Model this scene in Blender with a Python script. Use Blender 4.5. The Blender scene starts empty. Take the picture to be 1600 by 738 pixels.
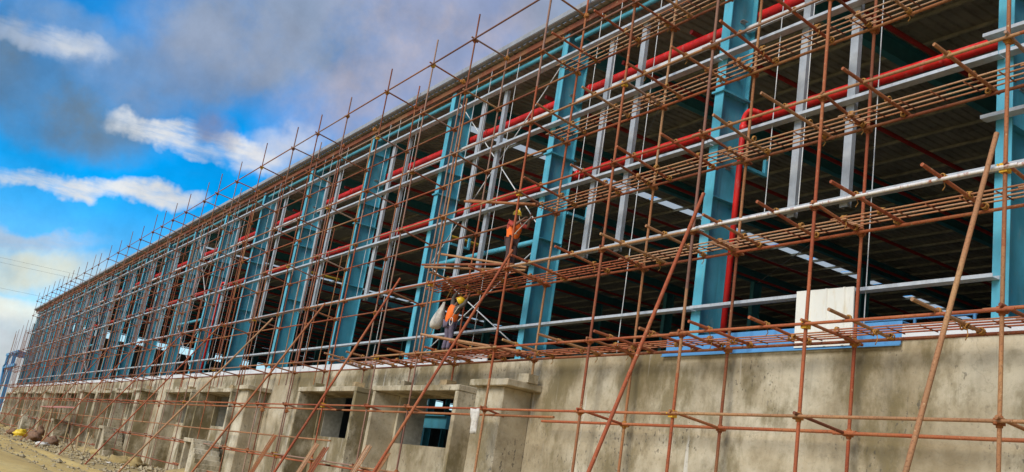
import bpy, bmesh, math, random
from mathutils import Vector, Matrix, noise
R = math.radians
random.seed(7)
scene = bpy.context.scene
COL = scene.collection

# ------------------------------------------------------------------ camera
cam_data = bpy.data.cameras.new("camera")
cam_data.sensor_width = 36.0
cam_data.lens = 36.0 * 1500.0 / 1600.0
cam_data.clip_start = 0.1
cam_data.clip_end = 6000.0
cam = bpy.data.objects.new("camera", cam_data)
COL.objects.link(cam)
yaw, pit, rol = R(59.0), R(15.0), R(9.21)
fwd = Vector((-math.sin(yaw) * math.cos(pit), math.cos(yaw) * math.cos(pit), math.sin(pit)))
rgt = Vector((math.cos(yaw), math.sin(yaw), 0))
upv = rgt.cross(fwd)
r2 = math.cos(rol) * rgt + math.sin(rol) * upv
u2 = -math.sin(rol) * rgt + math.cos(rol) * upv
M = Matrix((r2, u2, -fwd)).transposed().to_4x4()
M.translation = Vector((0, 0, 1.65))
cam.matrix_world = M
scene.camera = cam

# ------------------------------------------------------------------ light and sky
EXPO = 1.18
scene.view_settings.view_transform = 'Standard'
scene.view_settings.look = 'None'
scene.view_settings.exposure = EXPO
scene.view_settings.gamma = 1.0
scene.view_settings.use_curve_mapping = False
SUN_DIR = Vector((0.22, -0.76, 0.58)).normalized()     # towards the sun
sd = bpy.data.lights.new("sun", 'SUN')
sd.energy = 1.5
sd.angle = R(32)
sd.color = (1.0, 0.94, 0.84)
sun = bpy.data.objects.new("sun", sd)
sun.rotation_euler = SUN_DIR.to_track_quat('Z', 'Y').to_euler()
COL.objects.link(sun)

world = bpy.data.worlds.new("World")
scene.world = world
world.use_nodes = True
wn, wl = world.node_tree.nodes, world.node_tree.links
wn.clear()
WS = 0.1


def wnode(t, **kw):
    n = wn.new(t)
    for k, v in kw.items():
        setattr(n, k, v)
    return n


def wmath(op, a, b=None, c=None, clamp=False):
    n = wnode('ShaderNodeMath', operation=op, use_clamp=clamp)
    for i, v in enumerate((a, b, c)):
        if v is None:
            continue
        if isinstance(v, (int, float)):
            n.inputs[i].default_value = v
        else:
            wl.new(v, n.inputs[i])
    return n.outputs[0]


def lin(c):
    return tuple(((x / 255) / 12.92 if x / 255 <= 0.04045 else ((x / 255 + 0.055) / 1.055) ** 2.4) for x in c)


def skycol(rgb):        # colour node value that shows as this pixel colour
    g = 2.0 ** EXPO * WS
    return tuple(x / g for x in lin(rgb)) + (1,)


tc = wnode('ShaderNodeTexCoord')
sky = wnode('ShaderNodeTexSky', sky_type='NISHITA', sun_disc=False)
sky.sun_elevation = math.asin(SUN_DIR.z)
sky.sun_rotation = math.atan2(SUN_DIR.x, SUN_DIR.y)
sky.air_density = 1.0
sky.dust_density = 0.4
sky.ozone_density = 3.0
hsv = wnode('ShaderNodeHueSaturation')
hsv.inputs['Saturation'].default_value = 1.62
hsv.inputs['Value'].default_value = 0.92
wl.new(sky.outputs[0], hsv.inputs['Color'])


def dotp(vec):
    n = wnode('ShaderNodeVectorMath', operation='DOT_PRODUCT')
    wl.new(tc.outputs['Generated'], n.inputs[0])
    n.inputs[1].default_value = vec
    return n.outputs['Value']


dF, dA, dB = dotp((-0.927, 0.2468, 0.2825)), dotp((0.2573, 0.9663, 0.0)), dotp((0.273, -0.0727, 0.9593))
front = wmath('MAXIMUM', dF, 0.12)
sa, sb = wmath('DIVIDE', dA, front), wmath('DIVIDE', dB, front)
sepz = wnode('ShaderNodeSeparateXYZ')
wl.new(tc.outputs['Generated'], sepz.inputs[0])
# cloud layer coordinates: direction projected on a flat layer overhead
zz = wmath('ADD', wmath('MAXIMUM', sepz.outputs['Z'], 0.0), 0.22)
comb = wnode('ShaderNodeCombineXYZ')
wl.new(wmath('DIVIDE', sepz.outputs['X'], zz), comb.inputs[0])
wl.new(wmath('DIVIDE', sepz.outputs['Y'], zz), comb.inputs[1])


def wnoise(scale, detail, rough=0.55, off=(0, 0, 0), vec=None):
    mp = wnode('ShaderNodeVectorMath', operation='ADD')
    wl.new(vec or comb.outputs[0], mp.inputs[0])
    mp.inputs[1].default_value = off
    n = wnode('ShaderNodeTexNoise')
    n.inputs['Scale'].default_value = scale
    n.inputs['Detail'].default_value = detail
    n.inputs['Roughness'].default_value = rough
    wl.new(mp.outputs[0], n.inputs['Vector'])
    return n


def ramp(val, lo, hi):
    n = wnode('ShaderNodeMapRange', interpolation_type='SMOOTHSTEP')
    n.inputs['From Min'].default_value = lo
    n.inputs['From Max'].default_value = hi
    wl.new(val, n.inputs['Value'])
    return n.outputs['Result']


def wmix(fac, c1, c2):
    n = wnode('ShaderNodeMix', data_type='RGBA')
    n.clamp_factor = True
    if isinstance(fac, (int, float)):
        n.inputs[0].default_value = fac
    else:
        wl.new(fac, n.inputs[0])
    for s, c in ((n.inputs[6], c1), (n.inputs[7], c2)):
        if isinstance(c, tuple):
            s.default_value = c
        else:
            wl.new(c, s)
    return n.outputs[2]


# warped blob coordinates
gen3 = tc.outputs['Generated']
wn1 = wnoise(7.0, 5, 0.6, (3, 1, 0), gen3)
wn2 = wnoise(26.0, 4, 0.6, (0, 5, 2), gen3)
s1 = wnode('ShaderNodeSeparateColor'); wl.new(wn1.outputs['Color'], s1.inputs[0])
s2 = wnode('ShaderNodeSeparateColor'); wl.new(wn2.outputs['Color'], s2.inputs[0])
wa = wmath('ADD', sa, wmath('ADD', wmath('MULTIPLY', wmath('SUBTRACT', s1.outputs[0], 0.5), 0.085),
                            wmath('MULTIPLY', wmath('SUBTRACT', s2.outputs[0], 0.5), 0.035)))
wb = wmath('ADD', sb, wmath('ADD', wmath('MULTIPLY', wmath('SUBTRACT', s1.outputs[1], 0.5), 0.08),
                            wmath('MULTIPLY', wmath('SUBTRACT', s2.outputs[1], 0.5), 0.03)))
frontmask = ramp(dF, 0.2, 0.5)


def blob(a0, b0, ra, rb, ang, hard=0.0):
    c, s = math.cos(R(ang)), math.sin(R(ang))
    da, db = wmath('SUBTRACT', wa, a0), wmath('SUBTRACT', wb, b0)
    p = wmath('DIVIDE', wmath('ADD', wmath('MULTIPLY', da, c), wmath('MULTIPLY', db, s)), ra)
    q = wmath('DIVIDE', wmath('SUBTRACT', wmath('MULTIPLY', db, c), wmath('MULTIPLY', da, s)), rb)
    r2_ = wmath('ADD', wmath('MULTIPLY', p, p), wmath('MULTIPLY', q, q))
    n = wnode('ShaderNodeMapRange', interpolation_type='SMOOTHSTEP')
    n.inputs['From Min'].default_value = 1.0
    n.inputs['From Max'].default_value = hard
    wl.new(r2_, n.inputs['Value'])
    return wmath('MULTIPLY', n.outputs['Result'], frontmask)


# the general broken cloud cover, all round
n_cov = wnoise(0.9, 7, 0.58, (4.3, 2.2, 0))
n_shade = wnoise(1.7, 6, 0.6, (9.0, 0.4, 0))
cover = ramp(n_cov.outputs['Fac'], 0.40, 0.62)
cover_out = wmath('MULTIPLY', cover, wmath('SUBTRACT', 1.0, wmath('MULTIPLY', ramp(dF, 0.75, 0.93), 0.93)))
cl = wmix(ramp(n_shade.outputs['Fac'], 0.3, 0.7), skycol((136, 146, 166)), skycol((205, 208, 216)))
c = wmix(cover_out, hsv.outputs['Color'], cl)
# pale warm band low over the horizon
c = wmix(wmath('MULTIPLY', ramp(sepz.outputs['Z'], 0.16, 0.0), 0.75), c, skycol((205, 214, 220)))
wisp = wnoise(1.0, 6, 0.62, (2, 8, 4), None)
mpw = wnode('ShaderNodeVectorMath', operation='MULTIPLY'); wl.new(gen3, mpw.inputs[0]); mpw.inputs[1].default_value = (10, 10, 46)
wl.new(mpw.outputs[0], wisp.inputs['Vector'])
billow = wnoise(9.0, 6, 0.6, (6, 1, 9), gen3)
GREY, DARK, LILAC = skycol((146, 164, 192)), skycol((110, 132, 152)), skycol((182, 178, 194))
WHITE, CREAM = skycol((236, 236, 234)), skycol((206, 212, 200))
for (a0, b0, ra, rb, ang, colr, op, hard) in (
        (0.04, 0.150, 0.22, 0.105, 18, GREY, 0.98, 0.25),
        (0.21, 0.20, 0.20, 0.13, 20, LILAC, 0.95, 0.1),
        (0.40, 0.26, 0.22, 0.22, 20, GREY, 0.95, 0.3),
        (0.10, 0.085, 0.13, 0.055, 25, LILAC, 0.8, 0.1),
        (-0.20, 0.012, 0.125, 0.060, -10, DARK, 0.95, 0.05),
        (-0.27, 0.03, 0.08, 0.07, -10, DARK, 0.9, 0.1),
        (-0.17, 0.07, 0.10, 0.035, -20, skycol((150, 172, 198)), 0.75, 0.0),
        (-0.04, 0.10, 0.10, 0.05, 20, skycol((146, 160, 184)), 0.85, 0.0),
        (-0.105, 0.052, 0.085, 0.040, 8, skycol((124, 152, 190)), 0.85, 0.0),
        (-0.26, 0.092, 0.06, 0.016, 20, GREY, 0.8, 0.0),
        (-0.205, 0.056, 0.070, 0.0178, -8, skycol((205, 214, 228)), 0.62, 0.0),
        (-0.175, 0.062, 0.045, 0.017, -5, WHITE, 0.5, 0.0),
        (-0.095, 0.012, 0.060, 0.0175, 4, WHITE, 1.0, 0.0),
        (-0.062, -0.004, 0.050, 0.012, -6, WHITE, 0.7, 0.0),
        (-0.005, 0.008, 0.058, 0.0179, -8, WHITE, 1.0, 0.0),
        (0.02, 0.014, 0.050, 0.028, 15, skycol((218, 220, 228)), 0.85, 0.0),
        (-0.042, 0.022, 0.034, 0.022, -5, skycol((132, 142, 176)), 0.9, 0.0),
        (-0.165, -0.067, 0.085, 0.013, 7, WHITE, 0.95, 0.0),
        (-0.088, -0.056, 0.062, 0.0155, 4, WHITE, 0.95, 0.0),
        (-0.19, -0.118, 0.085, 0.014, 2, skycol((196, 204, 214)), 0.7, 0.0),
        (-0.185, -0.148, 0.100, 0.028, 4, skycol((226, 230, 214)), 0.95, 0.0),
        (-0.19, -0.192, 0.085, 0.022, 0, skycol((240, 240, 226)), 0.92, 0.0),
        (-0.20, -0.240, 0.14, 0.050, 6, skycol((200, 206, 212)), 0.97, 0.1)):
    bl = blob(a0, b0, ra, rb, ang, hard)
    if rb < 0.018:
        bl = wmath('MULTIPLY', wmath('MULTIPLY', bl, op), ramp(wisp.outputs['Fac'], 0.24, 0.60))
        c = wmix(bl, c, colr)
    else:
        bl = wmath('MULTIPLY', bl, wmath('ADD', 0.55, wmath('MULTIPLY', ramp(billow.outputs['Fac'], 0.34, 0.58), 0.45)))
        c = wmix(wmath('MULTIPLY', bl, op), c, colr)
# fine mottling of the clouds
fine = wnoise(14.0, 6, 0.62, (1, 7, 3), gen3)
mot = wnode('ShaderNodeMix', data_type='RGBA', blend_type='MULTIPLY')
mot.inputs[0].default_value = 1.0
wl.new(c, mot.inputs[6])
mm = wnode('ShaderNodeMapRange')
mm.inputs['From Min'].default_value = 0.3
mm.inputs['From Max'].default_value = 0.7
mm.inputs['To Min'].default_value = 0.80
mm.inputs['To Max'].default_value = 1.12
wl.new(fine.outputs['Fac'], mm.inputs['Value'])
wl.new(mm.outputs['Result'], mot.inputs[7])
bg = wnode('ShaderNodeBackground')
bg.inputs['Strength'].default_value = WS
wl.new(mot.outputs[2], bg.inputs['Color'])
wo = wnode('ShaderNodeOutputWorld')
wl.new(bg.outputs[0], wo.inputs[0])


# ------------------------------------------------------------------ materials
def new_mat(name, rough=0.6, metal=0.0):
    m = bpy.data.materials.new(name)
    m.use_nodes = True
    nt = m.node_tree
    b = nt.nodes['Principled BSDF']
    b.inputs['Roughness'].default_value = rough
    b.inputs['Metallic'].default_value = metal
    return m, nt, b


def nd(nt, t, **kw):
    n = nt.nodes.new(t)
    for k, v in kw.items():
        setattr(n, k, v)
    return n


def pos_noise(nt, scale, detail=4, rough=0.55, stretch=(1, 1, 1), rand=False, off=(0, 0, 0)):
    g = nd(nt, 'ShaderNodeNewGeometry')
    mp = nd(nt, 'ShaderNodeMapping')
    mp.inputs['Scale'].default_value = stretch
    mp.inputs['Location'].default_value = off
    nt.links.new(g.outputs['Position'], mp.inputs['Vector'])
    vec = mp.outputs[0]
    if rand:
        oi = nd(nt, 'ShaderNodeObjectInfo')
        mu = nd(nt, 'ShaderNodeMath', operation='MULTIPLY')
        mu.inputs[1].default_value = 57.0
        nt.links.new(oi.outputs['Random'], mu.inputs[0])
        ad = nd(nt, 'ShaderNodeVectorMath', operation='ADD')
        nt.links.new(vec, ad.inputs[0])
        nt.links.new(mu.outputs[0], ad.inputs[1])
        vec = ad.outputs[0]
    n = nd(nt, 'ShaderNodeTexNoise')
    n.inputs['Scale'].default_value = scale
    n.inputs['Detail'].default_value = detail
    n.inputs['Roughness'].default_value = rough
    nt.links.new(vec, n.inputs['Vector'])
    return n.outputs['Fac']


def cramp(nt, val, stops):
    r = nd(nt, 'ShaderNodeValToRGB')
    e = r.color_ramp.elements
    e[0].position, e[0].color = stops[0][0], stops[0][1] + (1,)
    e[1].position, e[1].color = stops[-1][0], stops[-1][1] + (1,)
    for p, c_ in stops[1:-1]:
        x = e.new(p)
        x.color = c_ + (1,)
    nt.links.new(val, r.inputs[0])
    return r.outputs[0]


def fmix(nt, fac, c1, c2, blend='MIX'):
    n = nd(nt, 'ShaderNodeMix', data_type='RGBA', blend_type=blend)
    n.clamp_factor = True
    for s, v in ((n.inputs[0], fac), (n.inputs[6], c1), (n.inputs[7], c2)):
        if isinstance(v, tuple):
            s.default_value = v if len(v) == 4 else v + (1,)
        elif isinstance(v, (int, float)):
            s.default_value = v
        else:
            nt.links.new(v, s)
    return n.outputs[2]


def frange(nt, val, lo, hi, a=0.0, b=1.0):
    n = nd(nt, 'ShaderNodeMapRange', interpolation_type='SMOOTHSTEP')
    for k, v in (('From Min', lo), ('From Max', hi), ('To Min', a), ('To Max', b)):
        n.inputs[k].default_value = v
    nt.links.new(val, n.inputs['Value'])
    return n.outputs['Result']


def bump(nt, b, val, strength, dist=0.01):
    n = nd(nt, 'ShaderNodeBump')
    n.inputs['Strength'].default_value = strength
    n.inputs['Distance'].default_value = dist
    nt.links.new(val, n.inputs['Height'])
    nt.links.new(n.outputs[0], b.inputs['Normal'])


def mat_rust(name, stops, flake=(0.54, 0.36, 0.20), flake_lo=0.60, alt_amt=0.45):
    m, nt, b = new_mat(name, 0.78)
    b.inputs['Specular IOR Level'].default_value = 0.2
    oi = nd(nt, 'ShaderNodeObjectInfo')
    base = cramp(nt, oi.outputs['Random'], stops)
    n1 = pos_noise(nt, 0.7, 3, 0.5, rand=True)
    alt = cramp(nt, n1, [(0.34, (0.16, 0.052, 0.030)), (0.5, (0.33, 0.088, 0.038)), (0.66, (0.40, 0.20, 0.085))])
    c1 = fmix(nt, alt_amt, base, alt)
    n2 = pos_noise(nt, 11, 6, 0.7, rand=True)
    c2 = fmix(nt, frange(nt, n2, flake_lo, flake_lo + 0.1), c1, flake)
    n3 = pos_noise(nt, 30, 4, 0.6, rand=True)
    c3 = fmix(nt, frange(nt, n3, 0.34, 0.5, 0.45, 0.0), c2, (0.09, 0.04, 0.025))
    nt.links.new(c3, b.inputs['Base Color'])
    bump(nt, b, n3, 0.5, 0.004)
    return m


def mat_plain(name, colr, rough=0.5, metal=0.0, var=0.18, scale=3.0, dirt=None, dirt_amt=0.5, spec=None):
    m, nt, b = new_mat(name, rough, metal)
    n1 = pos_noise(nt, scale, 5, 0.6)
    dk = tuple(x * (1 - var) for x in colr)
    lt = tuple(min(1, x * (1 + var)) for x in colr)
    c1 = cramp(nt, n1, [(0.3, dk), (0.7, lt)])
    if dirt:
        n2 = pos_noise(nt, scale * 2.2, 6, 0.65, stretch=(1, 1, 0.25), off=(3, 1, 7))
        c1 = fmix(nt, frange(nt, n2, 0.5, 0.72, 0.0, dirt_amt), c1, dirt)
    nt.links.new(c1, b.inputs['Base Color'])
    if spec is not None:
        b.inputs['Specular IOR Level'].default_value = spec
    return m


RUST = mat_rust("rusty_steel_tube", [(0.0, (0.20, 0.065, 0.034)), (0.35, (0.36, 0.098, 0.042)),
                                     (0.7, (0.40, 0.19, 0.075)), (1.0, (0.47, 0.30, 0.14))])
RUST_RED = mat_rust("red_oxide_tube", [(0.0, (0.34, 0.072, 0.030)), (1.0, (0.48, 0.135, 0.052))])
RUST_TAN = mat_rust("tan_weathered_tube", [(0.0, (0.42, 0.24, 0.11)), (1.0, (0.52, 0.35, 0.18))])
RUST_BROWN = mat_rust("brown_weathered_backlit_tube", [(0.0, (0.19, 0.10, 0.075)), (0.5, (0.28, 0.175, 0.13)), (1.0, (0.40, 0.29, 0.21))], flake_lo=0.66, alt_amt=0.2)  # weathered brown; on upper lengths its darkness stands in for backlight
RUST_DARK = mat_rust("dark_brown_tube", [(0.0, (0.14, 0.055, 0.032)), (1.0, (0.24, 0.085, 0.042))])  # dark rust; also painted on upper lengths as if backlit
ROD = mat_rust("rusty_bar", [(0.0, (0.48, 0.24, 0.11)), (0.45, (0.58, 0.36, 0.19)), (1.0, (0.70, 0.52, 0.33))],
               (0.62, 0.46, 0.30), 0.60)
CLAMP = mat_rust("rusty_clamp", [(0.0, (0.26, 0.085, 0.03)), (0.6, (0.40, 0.14, 0.035)), (1.0, (0.62, 0.31, 0.03))],
                 (0.55, 0.30, 0.05))
ROD_RED = mat_rust("red_rusty_bar", [(0.0, (0.34, 0.085, 0.036)), (0.6, (0.44, 0.12, 0.05)), (1.0, (0.50, 0.24, 0.13))], (0.60, 0.42, 0.28), 0.62)
ROPE = mat_plain("coir_rope", (0.36, 0.17, 0.035), 0.9, var=0.35, scale=30)
YELLOW_PAINT = mat_plain("yellow_clamp_paint", (0.75, 0.42, 0.02), 0.6, var=0.25, scale=25, dirt=(0.25, 0.09, 0.03))
WHITE_TUBE = mat_plain("white_painted_tube", (0.72, 0.68, 0.64), 0.55, var=0.1, scale=6, dirt=(0.36, 0.12, 0.06), dirt_amt=0.95)
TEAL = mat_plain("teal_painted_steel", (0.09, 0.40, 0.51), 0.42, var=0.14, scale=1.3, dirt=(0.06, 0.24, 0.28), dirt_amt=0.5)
def scuff(mat, pale, dark, amt=0.5, seed=0):
    """dust, rub marks and dull patches over a plain paint"""
    nt = mat.node_tree
    b = nt.nodes['Principled BSDF']
    src = b.inputs['Base Color'].links[0].from_socket
    n1 = pos_noise(nt, 5.5, 8, 0.75, stretch=(1, 1, 0.35), off=(seed, 2, 4))
    c = fmix(nt, frange(nt, n1, 0.54, 0.66, 0, amt), src, pale)
    n2 = pos_noise(nt, 17, 7, 0.75, off=(1, seed, 9))
    c = fmix(nt, frange(nt, n2, 0.60, 0.68, 0, amt), c, dark)
    n3 = pos_noise(nt, 2.2, 4, 0.6, stretch=(3, 3, 0.12), off=(5, 5, seed))
    c = fmix(nt, frange(nt, n3, 0.56, 0.70, 0, amt * 0.8), c, dark)
    nt.links.new(c, b.inputs['Base Color'])
    nt.links.new(frange(nt, n1, 0.35, 0.65, 0.34, 0.7), b.inputs['Roughness'])
    return mat


scuff(TEAL, (0.26, 0.42, 0.45), (0.05, 0.17, 0.20), 0.5, 3)
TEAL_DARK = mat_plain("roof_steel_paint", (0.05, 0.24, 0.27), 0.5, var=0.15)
GALV = mat_plain("galvanised_steel", (0.50, 0.525, 0.54), 0.42, 0.08, var=0.16, scale=4, dirt=(0.34, 0.33, 0.31))
GALV_POST = mat_plain("aged_galvanised_post", (0.38, 0.40, 0.41), 0.45, 0.05, var=0.16, scale=4, dirt=(0.34, 0.33, 0.31))
GALV_DULL = mat_plain("dull_galvanised_steel", (0.36, 0.37, 0.37), 0.5, 0.2, var=0.2, scale=4, dirt=(0.22, 0.2, 0.18))
WHITE = mat_plain("white_sheet_metal", (0.68, 0.68, 0.66), 0.45, var=0.05, scale=3, dirt=(0.62, 0.58, 0.5), dirt_amt=0.4)
CREAM_PANEL = mat_plain("cream_panel", (0.78, 0.76, 0.66), 0.45, var=0.05, scale=3, dirt=(0.66, 0.56, 0.36), dirt_amt=0.5)
BLUE = mat_plain("blue_sheet_metal", (0.10, 0.30, 0.56), 0.40, var=0.08, scale=2, dirt=(0.05, 0.14, 0.3))
RED = mat_plain("red_fire_pipe_paint", (0.78, 0.020, 0.015), 0.32, var=0.12, scale=3, dirt=(0.36, 0.01, 0.01))
scuff(RED, (0.62, 0.20, 0.16), (0.30, 0.02, 0.015), 0.55, 8)
RED_DULL = mat_plain("red_oxide_branch_pipe", (0.42, 0.035, 0.025), 0.55, var=0.2, scale=3)
PURLIN = mat_plain("purlin_steel", (0.42, 0.40, 0.30), 0.55, 0.2, var=0.3, scale=3)
ROOF = mat_plain("roof_sheet_steel", (0.36, 0.34, 0.27), 0.5, 0.2, var=0.3, scale=1.2, dirt=(0.12, 0.11, 0.08))
FLASH = mat_plain("eave_flashing", (0.33, 0.33, 0.33), 0.5, 0.1, var=0.15, scale=2, dirt=(0.2, 0.19, 0.17))
TIMBER = mat_plain("weathered_timber", (0.40, 0.29, 0.15), 0.85, var=0.3, scale=9, dirt=(0.22, 0.15, 0.08))
BRICK_IN = mat_plain("interior_block_wall", (0.40, 0.36, 0.27), 0.9, var=0.25, scale=6)
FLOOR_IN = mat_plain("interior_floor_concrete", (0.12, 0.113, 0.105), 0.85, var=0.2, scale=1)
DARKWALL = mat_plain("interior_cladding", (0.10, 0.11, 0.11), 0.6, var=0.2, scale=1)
GANTRY_BLUE = mat_plain("blue_gantry_paint", (0.07, 0.24, 0.42), 0.5, var=0.2, scale=2)
SACKW = mat_plain("white_woven_sack", (0.62, 0.58, 0.50), 0.85, var=0.2, scale=12, dirt=(0.40, 0.33, 0.2))
SACKB = mat_plain("brown_sack", (0.20, 0.11, 0.06), 0.9, var=0.35, scale=9)
SACKY = mat_plain("yellow_plastic_sheet", (0.78, 0.53, 0.03), 0.5, var=0.15, scale=8)
REDSHEET = mat_plain("faded_red_sheet", (0.52, 0.22, 0.16), 0.7, var=0.2, scale=4)
WIRE = mat_plain("grey_cable", (0.22, 0.23, 0.25), 0.6)
ORANGE = mat_plain("orange_vest", (1.0, 0.17, 0.012), 0.7, var=0.12, scale=22)
STRIPE = mat_plain("silver_vest_tape", (0.72, 0.66, 0.56), 0.45, var=0.1, scale=20)
SHIRT_RED = mat_plain("dark_red_shirt", (0.36, 0.045, 0.03), 0.85, var=0.2, scale=20)
SHIRT_BROWN = mat_plain("grey_brown_shirt", (0.10, 0.085, 0.07), 0.85, var=0.25, scale=20)
TROUSER_BROWN = mat_plain("dark_brown_trousers", (0.065, 0.035, 0.03), 0.9, var=0.25, scale=18)
TROUSER_GREY = mat_plain("purple_grey_trousers", (0.13, 0.105, 0.145), 0.9, var=0.25, scale=18)
SKIN = mat_plain("brown_skin", (0.16, 0.075, 0.04), 0.55, var=0.1, scale=20)
HAIR = mat_plain("black_hair", (0.015, 0.012, 0.01), 0.7)
EYE = mat_plain("eye_white", (0.7, 0.68, 0.64), 0.3)
BOOT = mat_plain("black_boot", (0.025, 0.022, 0.02), 0.6)
HELMET = mat_plain("yellow_helmet_plastic", (0.86, 0.55, 0.015), 0.3, var=0.05, scale=6)
YPIPE = mat_plain("yellow_gas_pipe", (0.55, 0.36, 0.04), 0.5)


def mat_concrete(name, light=1.0, green=0.5):
    m, nt, b = new_mat(name, 0.9)
    n1 = pos_noise(nt, 0.42, 6, 0.62, off=(2, 0, 5))
    base = cramp(nt, n1, [(0.33, (0.30 * light, 0.235 * light, 0.135 * light)),
                          (0.48, (0.46 * light, 0.385 * light, 0.255 * light)),
                          (0.62, (0.62 * light, 0.55 * light, 0.40 * light))])
    n2 = pos_noise(nt, 0.55, 7, 0.68, stretch=(1, 1, 0.55), off=(11, 4, 3))        # damp, mossy stains
    c1 = fmix(nt, frange(nt, n2, 0.46, 0.60, 0.0, green), base, (0.165, 0.125, 0.048))
    n2b = pos_noise(nt, 1.5, 7, 0.7, off=(1, 9, 3))
    c1 = fmix(nt, frange(nt, n2b, 0.50, 0.66, 0.0, 0.42), c1, (0.19, 0.15, 0.075))
    n3 = pos_noise(nt, 1.7, 5, 0.6, stretch=(1.2, 1.2, 0.09))                        # rain streaks
    c2 = fmix(nt, frange(nt, n3, 0.54, 0.72, 0.0, 0.45), c1, (0.19, 0.16, 0.105))
    n4 = pos_noise(nt, 2.6, 4, 0.5, stretch=(1.5, 1.5, 0.10), off=(7, 7, 1))         # lime runs
    c3 = fmix(nt, frange(nt, n4, 0.655, 0.74, 0.0, 0.7), c2, (0.66, 0.63, 0.55))
    n5 = pos_noise(nt, 9.0, 8, 0.72)
    c4 = fmix(nt, frange(nt, n5, 0.32, 0.46, 0.45, 0.0), c3, (0.15, 0.125, 0.08))
    n6 = pos_noise(nt, 46.0, 4, 0.6)
    c5 = fmix(nt, frange(nt, n6, 0.30, 0.42, 0.3, 0.0), c4, (0.11, 0.095, 0.065))
    # hairline cracks
    g = nd(nt, 'ShaderNodeNewGeometry')
    wv = nd(nt, 'ShaderNodeTexNoise'); wv.inputs['Scale'].default_value = 1.4; wv.inputs['Detail'].default_value = 6
    nt.links.new(g.outputs['Position'], wv.inputs['Vector'])
    ad = nd(nt, 'ShaderNodeMix', data_type='RGBA', blend_type='LINEAR_LIGHT'); ad.inputs[0].default_value = 0.9
    nt.links.new(g.outputs['Position'], ad.inputs[6]); nt.links.new(wv.outputs['Color'], ad.inputs[7])
    vo = nd(nt, 'ShaderNodeTexVoronoi', feature='DISTANCE_TO_EDGE'); vo.inputs['Scale'].default_value = 0.33
    nt.links.new(ad.outputs[2], vo.inputs['Vector'])
    crack = frange(nt, vo.outputs['Distance'], 0.002, 0.007, 0.16, 0.0)
    c5 = fmix(nt, crack, c5, (0.13, 0.11, 0.075))
    # dark spatter in patches, crisp drips
    n7 = pos_noise(nt, 13.0, 3, 0.5, stretch=(1, 1, 0.6), off=(3, 3, 3))
    n8 = pos_noise(nt, 0.5, 2, 0.5, off=(8, 1, 2))
    sp = nd(nt, 'ShaderNodeMath', operation='MULTIPLY')
    nt.links.new(frange(nt, n7, 0.60, 0.64, 0, 0.75), sp.inputs[0]); nt.links.new(frange(nt, n8, 0.50, 0.60), sp.inputs[1])
    c5 = fmix(nt, sp.outputs[0], c5, (0.10, 0.085, 0.06))
    n9 = pos_noise(nt, 5.0, 3, 0.5, stretch=(2.0, 2.0, 0.06), off=(2, 6, 4))
    c5 = fmix(nt, frange(nt, n9, 0.66, 0.70, 0, 0.22), c5, (0.17, 0.14, 0.09))
    nt.links.new(c5, b.inputs['Base Color'])
    bump(nt, b, n5, 0.55, 0.02)
    return m


CONC = mat_concrete("weathered_concrete", 1.0, 0.8)
CONC2 = mat_concrete("rough_cast_concrete", 1.02, 0.9)  # rough cast; heavier moss also stands in for shade on jamb sides


def mat_ground():
    m, nt, b = new_mat("dry_earth", 0.95)
    n1 = pos_noise(nt, 0.16, 6, 0.6)
    n2 = pos_noise(nt, 1.1, 6, 0.65, off=(4, 4, 0))
    c1 = cramp(nt, n1, [(0.3, (0.33, 0.235, 0.09)), (0.5, (0.44, 0.315, 0.12)), (0.7, (0.50, 0.38, 0.17))])
    c2 = fmix(nt, frange(nt, n2, 0.5, 0.66, 0, 0.6), c1, (0.22, 0.165, 0.08))
    n3 = pos_noise(nt, 7, 6, 0.7)
    c3 = fmix(nt, frange(nt, n3, 0.3, 0.45, 0.5, 0), c2, (0.16, 0.12, 0.06))
    nt.links.new(c3, b.inputs['Base Color'])
    bump(nt, b, n3, 0.6, 0.05)
    return m


def mat_road():
    m, nt, b = new_mat("sandy_track", 0.95)
    n1 = pos_noise(nt, 0.35, 6, 0.6, stretch=(0.25, 1, 1))
    c1 = cramp(nt, n1, [(0.3, (0.40, 0.265, 0.085)), (0.48, (0.56, 0.385, 0.115)), (0.66, (0.68, 0.50, 0.18))])
    n2 = pos_noise(nt, 3.5, 7, 0.75)
    c2 = fmix(nt, frange(nt, n2, 0.34, 0.52, 0.6, 0), c1, (0.30, 0.20, 0.09))
    nt.links.new(c2, b.inputs['Base Color'])
    bump(nt, b, n2, 0.5, 0.03)
    return m


GROUND, ROAD = mat_ground(), mat_road()
STONE = mat_plain("broken_stone", (0.36, 0.29, 0.17), 0.95, var=0.4, scale=3)

mskl, nt_, b_ = new_mat("translucent_roof_panel", 0.4)
nt_.nodes.remove(b_)
tr_ = nd(nt_, 'ShaderNodeBsdfTranslucent')
tr_.inputs['Color'].default_value = (0.62, 0.64, 0.62, 1)
tp_ = nd(nt_, 'ShaderNodeBsdfTransparent')
ms_ = nd(nt_, 'ShaderNodeMixShader')
ms_.inputs[0].default_value = 0.12
nt_.links.new(tr_.outputs[0], ms_.inputs[1])
nt_.links.new(tp_.outputs[0], ms_.inputs[2])
nt_.links.new(ms_.outputs[0], nt_.nodes['Material Output'].inputs[0])
SKYLIGHT = mskl


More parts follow.
